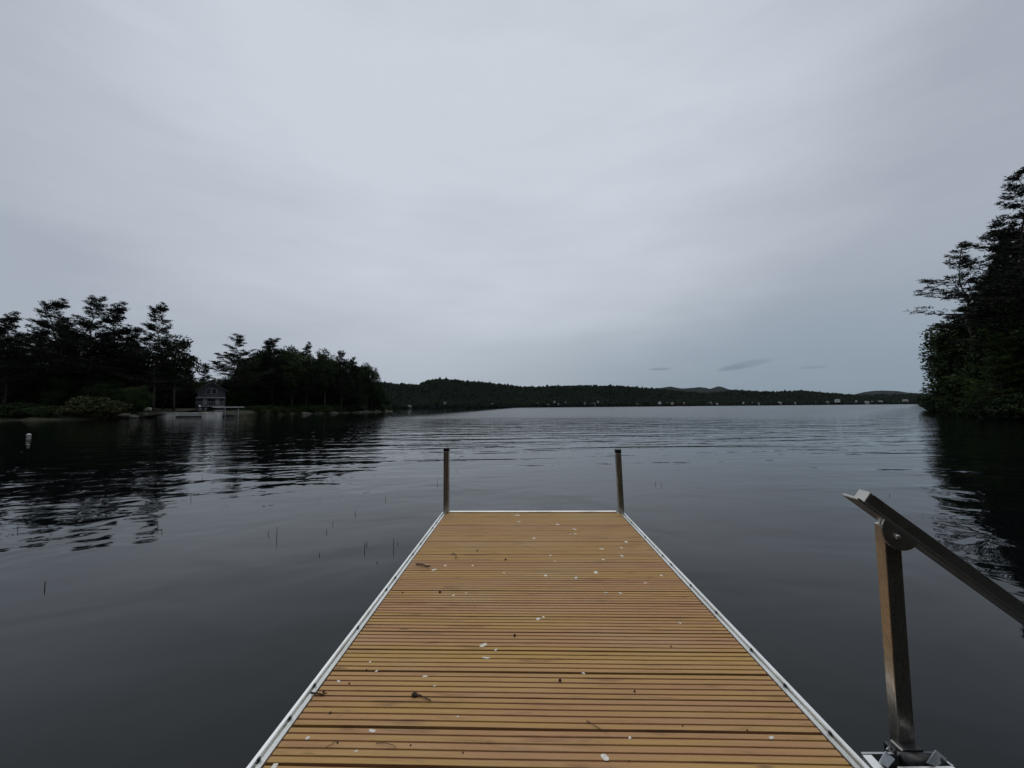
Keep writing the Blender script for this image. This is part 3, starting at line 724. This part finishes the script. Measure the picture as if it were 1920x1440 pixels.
# boat lift with flat canopy
x, y = ground_xy(403, 86); x2, y2 = ground_xy(458, 90); an2 = math.atan2(y2 - y, x2 - x); LL = math.hypot(x2 - x, y2 - y)
bl = empty('boat_lift', (x, y, 0), an2); tag(bl, 'open boat lift with thin flat pale roof right of the seawall', 'boat lift')
MB().box(0, LL, 0, 3.2, 2.02, 2.24).build('canopy', M['concrete'], bl)
for xx in (.35 * LL, .80 * LL):
    for yy in (.15, 2.9): MB().box(xx - .06, xx + .06, yy, yy + .12, -1.5, 2.018).build('leg', M['trim'], bl)
MB().box(.3 * LL, .84 * LL, .30, .42, .45, .60).build('crossbar', M['trim'], bl)
MB().box(.3 * LL, .84 * LL, 2.7, 2.82, .45, .60).build('crossbar', M['trim'], bl)
MB().box(.02 * LL, .34 * LL - .2, .3, 2.9, .25, 1.5).build('side_panel', M['grey_paint'], bl)

# white mooring buoy
p = on_plane(54, 817, 0)
by = empty('mooring_buoy', (p.x, p.y, 0)); tag(by, 'white round mooring buoy floating on dark water at the far left', 'buoy')
bm = bmesh.new(); bmesh.ops.create_uvsphere(bm, u_segments=24, v_segments=14, radius=.11); me = bpy.data.meshes.new('float'); bm.to_mesh(me); bm.free(); me.materials.append(M['buoy'])
for q in me.polygons: q.use_smooth = True
o = bpy.data.objects.new('float', me); C.objects.link(o); o.parent = by; o.location = (0, 0, .03)
bd = MB(); bd.tube([(.1115 * math.cos(a), .1115 * math.sin(a), .03) for a in np.linspace(0, 2 * math.pi, 25)], .012, 6, False); bd.build('band', M['black'], by, True)
MB().tube([(0, 0, .135), (0, 0, .150), (.012, 0, .162), (0, 0, .170), (-.012, 0, .162), (0, 0, .150)], .005, 6).build('ring', M['grey_paint'], by, True)

# ------------------------------------------------------------------ far shore houses
FH = [(742, 760, 5, 'grey'), (770, 763, 11, 'cream'), (834, 755, 6, 'grey'), (924, 758, 5.5, 'white'), (1007, 756, 4, 'grey'), (1026, 760, 7, 'grey'), (1040, 753, 4, 'cream'), (1048, 757.5, 5, 'grey'), (1060, 755, 4, 'grey'),
      (1097, 756, 4, 'cream'), (1112, 759, 11, 'grey'), (1122, 753, 4, 'cream'), (1148, 756, 4, 'cream'), (1154, 759, 3, 'white'), (1195, 756, 4, 'cream'), (1237, 755, 6, 'white'), (1252, 755.5, 5, 'grey'), (1260, 756, 6, 'cream'),
      (1273, 755.5, 4, 'white'), (1286, 757, 8, 'white'), (1331, 756, 7, 'grey'), (1344, 757, 5, 'white'), (1394, 755, 3.5, 'white'), (1401, 755.5, 3, 'cream'), (1410, 756, 4, 'white'), (1421, 757, 7, 'white'),
      (1462, 756.5, 8, 'grey'), (1490, 755.8, 5, 'white'), (1528, 754, 5, 'grey'), (1551, 754.5, 6, 'cream'), (1570, 751.5, 9, 'white'), (1575, 755, 4, 'cream'), (1606, 752, 3.5, 'white'), (1625, 755, 9, 'cream'),
      (1637, 753.5, 4, 'cream'), (1651, 754, 8, 'grey'), (1684, 755, 6, 'white'), (1698, 752, 9.5, 'cream')]
SPECIAL = {924: 'tall white house standing alone at the foot of the highest far hill', 1286: 'brightest white house at the waterline of the far shore, near the middle of the lake',
           1570: 'broad white house with dark roof set above the waterline on the far right shore', 1698: 'largest cream house on the far shore, nearest the right bank',
           770: 'long low cream house on the far shore just past the tip of the left point', 1112: 'long low grey house on the middle far shore', 742: 'grey house peeping out beside the tip of the left point',
           1625: 'long low cream house on the far right shore'}
GEN = {'white': 'small white house among trees along the far lake shore', 'cream': 'small cream house among trees along the far lake shore', 'grey': 'small grey house among trees along the far lake shore'}
for px, py, wpx, cname in FH:
    hz = 763.7 - .0085 * (px - 980); d = float(prof(SHORE, px)) - 4
    up_ = max(0, hz + .9 - py) ; d += 0
    d += rnd.uniform(4, 30); wd = wpx / F_PX * d * .85; hh = max(3.6, min(wd * .45, 6.5)); z0 = max(.6, CAM.z + (hz - py) / F_PX * d - hh * .6)
    x, y = ground_xy(px, d)
    hs = empty('lakeside_house', (x, y, z0), math.atan2(-x, y) + rnd.uniform(-.3, .3))
    W = wd / 2; L = wd * .8; ZE = hh; ZR = hh + wd * .22
    gab = wpx < 8
    b = MB().box(-W, W, 0, L, -3, ZE)
    if gab: b.add([(-W, .02, ZE), (W, .02, ZE), (0, .02, ZR - .1)], [(0, 1, 2)])
    b.build('wall', M[cname + '_paint'], hs)
    b = MB()
    if gab:
        for s in (-1, 1):
            v = [Vector((s * (W + .6), -.6, ZE - .3)), Vector((0, -.6, ZR)), Vector((0, L + .6, ZR)), Vector((s * (W + .6), L + .6, ZE - .3))]
            b.add(v + [q + Vector((0, 0, .5)) for q in v], [(0, 1, 2, 3), (4, 7, 6, 5), (0, 4, 5, 1), (1, 5, 6, 2), (2, 6, 7, 3), (3, 7, 4, 0)])
    else:
        b.add([(-W-.6, -.6, ZE+.02), (W+.6, -.6, ZE+.02), (W+.6, L+.6, ZE+.02), (-W-.6, L+.6, ZE+.02), (-W*.8, L/2, ZR), (W*.8, L/2, ZR)], [(0, 1, 5, 4), (1, 2, 5), (2, 3, 4, 5), (3, 0, 4), (0, 3, 2, 1)])
    b.build('roof', M['far_roof'], hs)
    nw = max(2, int(wd / 3.5))
    for q in range(nw):
        cx = -W + (q + .5) * 2 * W / nw
        MB().box(cx - .6, cx + .6, -.06, -.005, ZE * .35, ZE * .75).build('window', M['glass_dark'], hs)
    lab = SPECIAL.get(px)
    tag(hs, lab or GEN[cname], 'house', None if lab else cname + ' houses along the far shore')

# ------------------------------------------------------------------ the dock
DX0, DX1 = -.848, 1.022; DY1 = 4.07; DY0 = -5.0
dock = empty('dock', (0, 0, DECK_Z)); tag(dock, 'narrow floating dock of grooved brown boards edged with bright aluminium', 'dock')
# decking: grooved boards
BW = .14; nb = int((DY1 - .03 - DY0) / BW); V = []; Fq = []
x0, x1 = DX0 + .047, DX1 - .047; y_end = DY1 - .045
pr = []                              # one board profile (y, z), top only plus sides
for r_ in range(5):
    a = r_ * .028; e = .0028 if r_ in (0,) else 0
    pr += [(a + .0032 + e * .3, -.0042 if r_ else -.020), (a + .0036, -.0008), (a + .0046, 0), (a + .0160, .0004), (a + .0236, 0), (a + .0248, -.0008), (a + .0252, -.0042 if r_ < 4 else -.020)]
pr = [(pr[0][0] + .0016, -.034)] + [(pr[0][0] + .0016, pr[0][1])] + [(pr[1][0] + .0016, pr[1][1]), (pr[2][0] + .0014, pr[2][1])] + pr[3:-3] + [(pr[-3][0] - .0016, 0), (pr[-2][0] - .0022, -.001), (pr[-1][0] - .0022, pr[-1][1]), (pr[-1][0] - .0022, -.034)]
nx = 9
for k_ in range(nb):
    yb = y_end - (k_ + 1) * BW; dz = rnd.uniform(-.0012, .0012); sk = rnd.uniform(-.0012, .0012); dy = rnd.uniform(-.0008, .0008)
    base = len(V)
    for ix in range(nx):
        x = x0 + (x1 - x0) * ix / (nx - 1); wv = .0007 * math.sin(ix * 1.3 + k_)
        jx = rnd.uniform(-.0015, .0015) if ix in (0, nx - 1) else 0
        for (yy, zz) in pr: V.append((x + jx, yb + yy + dy + sk * (ix / (nx - 1) - .5) + wv, zz + dz))
    m_ = len(pr)
    for ix in range(nx - 1):
        for q in range(m_):
            Fq.append((base + ix*m_ + q, base + ix*m_ + (q+1) % m_, base + (ix+1)*m_ + (q+1) % m_, base + (ix+1)*m_ + q))
    Fq.append(tuple(base + q for q in range(m_))); Fq.append(tuple(base + (nx-1)*m_ + q for q in range(m_))[::-1])
dk = mesh_from('decking', V, Fq, M['wood'], dock)
bm = bmesh.new(); bm.from_mesh(dk.data); bmesh.ops.recalc_face_normals(bm, faces=bm.faces); bm.to_mesh(dk.data); bm.free()
# side rails: double-lipped extrusion. profile in (x offset from outer edge inward, z)
def rail_profile(s):               # s=+1: inward is +x
    P_ = [(0, .004), (.0015, .0065), (.0124, .0065), (.0136, .005), (.0136, -.020), (.0198, -.020), (.0198, -.0042), (.0210, -.0026), (.0260, -.0014), (.0320, .0004), (.0385, .0028), (.0405, .003), (.0415, .001), (.0415, -.022), (.037, -.022), (.037, -.14), (0, -.14)]
    return [(s * a, 0, z) for a, z in P_]
MB().prism(rail_profile(1), (DX0, DY0, 0), (DX0, DY1 - .03, 0)).build('edge_rail', M['alu'], dock)
MB().prism(rail_profile(-1), (DX1, DY0, 0), (DX1, DY1 - .03, 0)).build('edge_rail', M['alu'], dock)
P_ = [(0, 0, -.14), (0, 0, .010), (0, -.002, .012), (0, -.034, .012), (0, -.036, .010), (0, -.036, -.14)]
MB().prism(P_, (DX0 + .075, DY1, 0), (DX1 - .075, DY1, 0)).build('end_rail', M['alu'], dock)
for k_ in range(9):
    MB().box(DX0 + .047, DX1 - .047, DY1 - .3 - k_ * 1.0, DY1 - .24 - k_ * 1.0, -.13, -.0345).build('cross_beam', M['alu_bright'], dock)
# little bolts in the rail slots
for sx in (DX0 + .0165, DX1 - .0165):
    yy = 3.7
    while yy > .6:
        MB().tube([(sx, yy, -.012), (sx, yy, .0045)], .0045, 8).build('bolt', M['black'], dock, True)
        yy -= rnd.choice((.16, .22, .31, .4))
# corner posts
for px_, x, rot_, topy, lean in ((838, DX0 + .044, 0, 839, 0), (1158, DX1 - .028, 0, 845, -.018)):
    ps = empty('post', (0, 0, 0)); ps.parent = dock
    h = .665 if x < 0 else .640; hw = .027; yc = DY1 - .035
    Sh = Matrix.Identity(4); Sh[0][2] = lean / h
    T = Matrix.Translation((x, yc, 0)) @ Sh
    m1 = MB().box(-hw, hw, -hw, hw, -1.4, h - .034, T); po = m1.build('post', M['alu_post'], dock, bevel=.004)
    bpy.data.objects.remove(ps)
    MB().box(-hw - .002, hw + .002, -hw - .002, hw + .002, h - .033, h + .004, T).build('cap', M['black'], po, bevel=.004)
    MB().box(-hw - .009, hw + .009, -hw - .009, hw + .009, -.12, -.006, T).build('collar', M['alu_bright'], po)

# ------------------------------------------------------------------ the handrail beside the dock
DH = 1.225                           # its depth from the camera
def hp(px, py, d=DH): return at(px, py, d)
hr = empty('handrail', (hp(1697, 1400).x, hp(1697, 1400).y, DECK_Z)); tag(hr, 'aluminium post carrying a sloping handrail on a bracket beside the right dock edge', 'handrail')
o0 = hr.location.copy()
def loc_(v): return Vector(v) - o0
# post: rectangular tube leaning slightly
pb = hp(1702, 1402); pt = hp(1672, 985); ax = (pt - pb).normalized()
ex = Vector((1, 0, 0)); ex = (ex - ax * ex.dot(ax)).normalized(); ey = ax.cross(ex) * 1.0
if ey.y < 0: ey = -ey
Mp = Matrix((ex, ey, ax)).transposed().to_4x4(); Mp.translation = loc_(pb)
Lp = (pt - pb).length
MB().box(-.026, .026, 0, .034, -.03, Lp, Mp).build('post', M['alu_post'], hr, bevel=.003)
# rail: box tube with a flat flange under it, sloping down to the right, square to the dock
ra = hp(1617, 931); rb = hp(1920, 1149.5); rdir = (rb - ra).normalized()
rn = Vector((0, 1, 0)); rn = (rn - rdir * rn.dot(rdir)).normalized(); ru = rdir.cross(rn)
if ru.z < 0: ru = -ru
Mr = Matrix((rdir, rn, ru)).transposed().to_4x4(); Mr.translation = loc_(ra)
RL = 1.15
rail = MB().box(0, RL, -.018, .020, -.017, .020, Mr).build('rail', M['alu_rail'], hr, bevel=.002)
MB().box(-.0035, -.0003, -.018, .020, -.017, .020, Mr).build('end_cap', M['white_paint'], rail)  # white colour stands in for sky reflected by the metal end face
MB().box(-.030, RL, -.024, .030, -.0255, -.0175, Mr).build('flange', M['alu_rail'], rail, bevel=.0015)
MB().box(.008, .05, -.0195, -.0183, .0135, .0185, Mr).build('label_strip', M['alu_rail'], rail)
# half-round pivot plate hanging under the rail in front of the post
pc = loc_(hp(1672, 990)); cxr = (pc - Mr.translation).dot(rdir)
prof_ = [(-.062, -.026), (.066, -.026)] + [(.002 + .064 * math.cos(a), -.026 - .058 * math.sin(a)) for a in np.linspace(.12, math.pi - .12, 16)]
b = MB(); v = []
for yy in (-.0285, -.0215):
    v += [Mr @ Vector((cxr + a, yy, z)) for a, z in prof_]
n = len(prof_)
b.add(v, [tuple(range(n)), tuple(range(n, 2*n))[::-1]] + [(i, (i+1) % n, n + (i+1) % n, n + i) for i in range(n)])
b.build('pivot_plate', M['alu_rail'], hr, bevel=.0008)
bc = Mr @ Vector((cxr - .004, -.029, -.050)); nb_ = rn
bo = MB().tube([bc + nb_ * .004, bc - nb_ * .006, bc - nb_ * .009], [.0085, .0085, .005], 12).build('bolt', M['alu_bright'], hr, True)
# mounting bracket
def plate(name, pts, th, mat):      # flat plate through image points, each with its own height above the deck
    v = [loc_(on_plane(a, b_, DECK_Z + z_)) for a, b_, z_ in pts]; nn = (v[1] - v[0]).cross(v[-1] - v[0]).normalized()
    if nn.z > 0: nn = -nn
    m_ = len(v); b = MB(); b.add(v + [q + nn * th for q in v], [tuple(range(m_)), tuple(range(m_, 2*m_))[::-1]] + [(i_, (i_+1) % m_, m_ + (i_+1) % m_, m_ + i_) for i_ in range(m_)])
    return b.build(name, mat, hr, bevel=.0008)
plate('bracket_bar', [(1617, 1415, 0), (1634, 1415, 0), (1752, 1540, 0), (1722, 1540, 0)], .03, M['alu'])
plate('bracket_bar', [(1614, 1409.5, .001), (1750, 1409.5, .001), (1750, 1413.5, .001), (1616, 1413.5, .001)], .03, M['alu_bright'])
plate('bracket_bar', [(1682, 1437, 0), (1786, 1436, 0), (1800, 1446, 0), (1690, 1447, 0)], .03, M['alu'])
plate('bracket_bar', [(1750, 1410, -.002), (1754, 1410, -.002), (1790, 1436, -.002), (1784, 1436, -.002)], .03, M['alu_bright'])
plate('gusset', [(1661, 1408, .022), (1679, 1424, .004), (1665, 1441, 0), (1649, 1428, .014)], .004, M['alu_bright'])
plate('gusset', [(1755, 1406, .022), (1776, 1423, .002), (1758, 1438, -.002), (1738, 1430, .014)], .004, M['alu_bright'])
lt = plate('latch', [(1666, 1400, .030), (1690, 1412, .022), (1684, 1417, .016), (1661, 1405, .024)], .004, M['alu_bright'])
plate('latch', [(1671, 1386, .046), (1694, 1406, .034), (1691, 1409, .030), (1669, 1389, .042)], .005, M['alu_rail'])
for a_, b_ in ((1671, 1404.5), (1679, 1409)):
    q_ = loc_(on_plane(a_, b_, DECK_Z + .026)); MB().tube([q_ + Vector((0, 0, .004)), q_ - Vector((0, 0, .006))], .0035, 10).build('bolt', M['black'], hr, True)  # black plugs imitate the darkness of two holes in the latch
MB().tube([(-.05, -.045, -.012), (.06, -.045, -.012)], .022, 14).build('pivot_tube', M['black'], hr, True)
MB().box(-.042, .046, -.075, .03, -.10, -.012).build('socket', M['black'], hr, bevel=.004)
MB().box(-.029, .029, -.030, .002, -.012, .010).build('clamp', M['black'], hr, bevel=.003)

# ------------------------------------------------------------------ litter on the deck
def splat(px, py, wpx, asp=.8):
    p = on_plane(px, py, DECK_Z + .0006); d = (p - CAM).dot(fwd); r_ = max(wpx / F_PX * d / 2, .0035)
    bm = bmesh.new(); n_ = 14; V_ = []
    ph = rnd.uniform(0, 6); c = bm.verts.new((0, 0, .0016)); ring = []; rg2 = []
    for i_ in range(n_):
        a = 2 * math.pi * i_ / n_; q = r_ * (1 + .28 * math.sin(2 * a + ph) + rnd.uniform(-.16, .16))
        ring.append(bm.verts.new((q * math.cos(a), q * asp * math.sin(a), -.0002))); rg2.append(bm.verts.new((q * .6 * math.cos(a), q * asp * .6 * math.sin(a), .0012)))
    for i_ in range(n_):
        j_ = (i_ + 1) % n_; bm.faces.new((ring[i_], ring[j_], rg2[j_], rg2[i_])); bm.faces.new((rg2[i_], rg2[j_], c))
    me = bpy.data.meshes.new('bird_dropping'); bm.to_mesh(me); bm.free(); me.materials.append(M['dropping'])
    o = bpy.data.objects.new('bird_dropping', me); C.objects.link(o); o.location = p
    lab = {907: 'round white bird dropping on the boards, larger one of the close pair at mid dock', 911: 'thin white bird dropping just below the larger one of the close pair at mid dock',
           1134: 'largest white bird dropping on the nearest boards', 698: 'white bird dropping on the near left boards', 1447: 'white bird dropping by the near right edge of the boards',
           1023: 'small bright white dropping in the middle of the far boards', 970: 'bright white dropping nearest the lake end of the dock', 797: 'bright white dropping left of the close pair at mid dock'}.get(px)
    tag(o, lab or 'tiny white bird dropping among many on the brown boards', 'dropping', None if lab else 'tiny bird droppings on the decking')
for a in [(907, 1209, 14), (911, 1233, 14, .4), (797, 1268, 8), (698, 1370, 11), (1134, 1420, 16), (515, 1436, 13), (1447, 1383, 9), (1023, 1079, 8), (970, 966, 8), (1045, 983, 7), (1077, 992, 7), (1001, 1009, 7), (1128, 1029, 7),
          (1165, 1027, 5), (1174, 1016, 8), (814, 1068, 9), (835, 1060, 6), (1117, 1073, 10), (1080, 1083, 7), (1163, 1112, 6), (1136, 1111, 6), (1019, 1157, 6), (1009, 1160, 9), (706, 1258, 6), (694, 1241, 5), (635, 1277, 7), (577, 1383, 8),
          (858, 1344, 6), (668, 1408, 6), (1181, 1383, 7), (540, 1363, 8), (1166, 1042, 7), (1131, 1049, 6), (973, 978, 6), (1078, 1001, 6), (1032, 1041, 5), (1240, 1079, 6), (930, 1218, 6), (1094, 1262, 6), (815, 1286, 5), (1275, 1168, 5), (874, 1112, 4), (850, 1116, 6), (1070, 1001, 4), (1210, 1093, 5), (945, 1074, 4), (886, 1060, 5), (1040, 1052, 4)]:
    splat(*a)
def speck(px, py, wpx, label=None, tall=.8):
    p = on_plane(px, py, DECK_Z); d = (p - CAM).dot(fwd); r_ = wpx / F_PX * d / 2 * .78
    bm = bmesh.new(); bmesh.ops.create_icosphere(bm, subdivisions=2, radius=1)
    for v in bm.verts:
        v.co *= 1 + rnd.uniform(-.12, .12); v.co.x *= r_; v.co.y *= r_; v.co.z = v.co.z * r_ * tall + r_ * tall * .85
    me = bpy.data.meshes.new('seed'); bm.to_mesh(me); bm.free(); me.materials.append(M['grime'])
    o = bpy.data.objects.new('seed', me); C.objects.link(o); o.location = p
    tag(o, label or 'tiny dark seed lying on the brown boards', 'seed', None if label else 'tiny dark seeds on the decking')
speck(965, 1194, 5.5, 'upright black seed in a board gap at the middle of the dock', 1.4)
for a in [(1258, 1213, 4), (1190, 1297, 5), (619, 1338, 6), (633, 1393, 5), (825, 1111, 6), (755, 1112, 4), (1050, 1277, 7), (770, 1398, 4), (868, 1412, 4), (1180, 1428, 4), (687, 1257, 4), (655, 1282, 4), (948, 1050, 5), (895, 1033, 4), (1401, 1370, 4), (1280, 1362, 4)]: speck(*a)
def twig(pts, rpx, label, blob=None):
    P3 = [on_plane(x, y, DECK_Z + .004) for x, y in pts]; d = (P3[0] - CAM).dot(fwd); r_ = rpx / F_PX * d / 2
    o_ = P3[0].copy(); o_.z = DECK_Z
    for i_, p in enumerate(P3): p.z += r_ * (1 + .6 * (i_ % 2))
    rt = empty('fallen_twig', o_); tag(rt, label, 'twig')
    MB().tube([p - o_ for p in P3], [r_ * (1 - .5 * i_ / len(P3)) for i_ in range(len(P3))], 6).build('stalk', M['twig'], rt, True)
    if blob:
        q = on_plane(blob[0], blob[1], DECK_Z) - o_; R_ = blob[2] / F_PX * d / 2; m_ = MB()
        bm = bmesh.new(); bmesh.ops.create_icosphere(bm, subdivisions=2, radius=R_)
        for v in bm.verts: v.co = Vector((v.co.x * 1.2, v.co.y, v.co.z * .75 + R_ * .7)) * (1 + rnd.uniform(-.15, .15)) + q
        me = bpy.data.meshes.new('cone'); bm.to_mesh(me); bm.free(); me.materials.append(M['grime'])
        o = bpy.data.objects.new('cone', me); C.objects.link(o); o.parent = rt
twig([(776, 1307), (785, 1305), (796, 1309), (808, 1316)], 3.0, 'small cone with a short stalk on the near left boards', (778, 1306, 10))
twig([(583, 1301), (595, 1303), (605, 1304), (613, 1302)], 3.5, 'short dark twig touching the left rail on the near boards', (607, 1298, 4))
twig([(780, 1059), (790, 1060), (800, 1063), (806, 1064)], 3.0, 'curved dark twig by the left rail on the far boards')
twig([(846, 1041), (850, 1038), (856, 1043), (854, 1048)], 1.6, 'tiny hooked twig on the far left boards')
twig([(1100, 1352), (1115, 1361), (1128, 1369), (1141, 1372)], 1.4, 'thin curved pine needle on the near middle boards')
twig([(705, 1394), (722, 1394), (736, 1397), (743, 1402)], 1.3, 'fine dark needle lying on the nearest left boards')
twig([(630, 1388), (622, 1396), (610, 1402)], 1.2, 'fine needle lying near the left rail on the nearest boards')

# ------------------------------------------------------------------ reed tips in the water
RD = [(33, 993, 9, 0), (84, 1102, 13, 0), (296, 990, 12, -.1), (303, 998, 6, .2), (358, 936, 11, 0), (502, 1002, 8, .5), (519, 1007, 20, 0), (612, 999, 6, .1), (599, 1042, 6, 0), (684, 1031, 15, -.05), (738, 1028, 19, 0),
      (723, 937, 8, 0), (666, 965, 8, 0), (624, 984, 6, .1), (622, 901, 6, 0), (379, 896, 6, 0), (820, 908, 9, 0), (1229, 909, 8, .1), (1240, 911, 7, -.1), (745, 1020, 4, .6), (1668, 930, 4, 0), (706, 1055, 3, .8), (856, 884, 4, .7), (686, 1022, 8, .5)]
for px, py, hpx, ln in RD:
    p = on_plane(px, py, 0); d = (p - CAM).dot(fwd); h = hpx / F_PX * d
    lab = {84: 'short dark reed tip alone in the water at the near left', 519: 'tallest dark reed stem standing in the water left of the dock', 738: 'tall reed stem in the water closest to the dock edge', 684: 'reed stem between the tallest one and the dock edge',
           820: 'reed tip just left of the left end post', 33: 'reed tip at the far left beside dark tree reflections', 1229: 'left one of two reed tips right of the dock end', 1240: 'right one of two reed tips right of the dock end'}.get(px)
    b = MB(); b.tube([(0, 0, -.25), (ln * h * .3, 0, h * .5), (ln * h, 0, h)], [.0036, .0032, .0016], 6)
    o = b.build('reed', M['stem'], None, True); o.location = (p.x, p.y, 0)
    tag(o, lab or 'small dark reed tip poking out of the calm water left of the dock' if px < 1200 else (lab or 'small dark speck of reed in the water at the right'), 'reed', None if lab or px > 1200 else 'reed tips left of the dock')

# ------------------------------------------------------------------ air
hb = MB().box(-12600, 12600, -300, 12600, -7, 800).build('haze', None)
hm = bpy.data.materials.new('air'); hm.use_nodes = True; hn = hm.node_tree; hn.nodes.clear()
pv = hn.nodes.new('ShaderNodeVolumePrincipled'); pv.inputs['Density'].default_value = .7e-5; pv.inputs['Color'].default_value = (.80, .88, 1, 1)
ho = hn.nodes.new('ShaderNodeOutputMaterial'); hn.links.new(pv.outputs[0], ho.inputs['Volume'])
hb.data.materials.clear(); hb.data.materials.append(hm)
tag(hb, 'thin grey air softening the far hills and mountains', 'haze', kind='stuff')
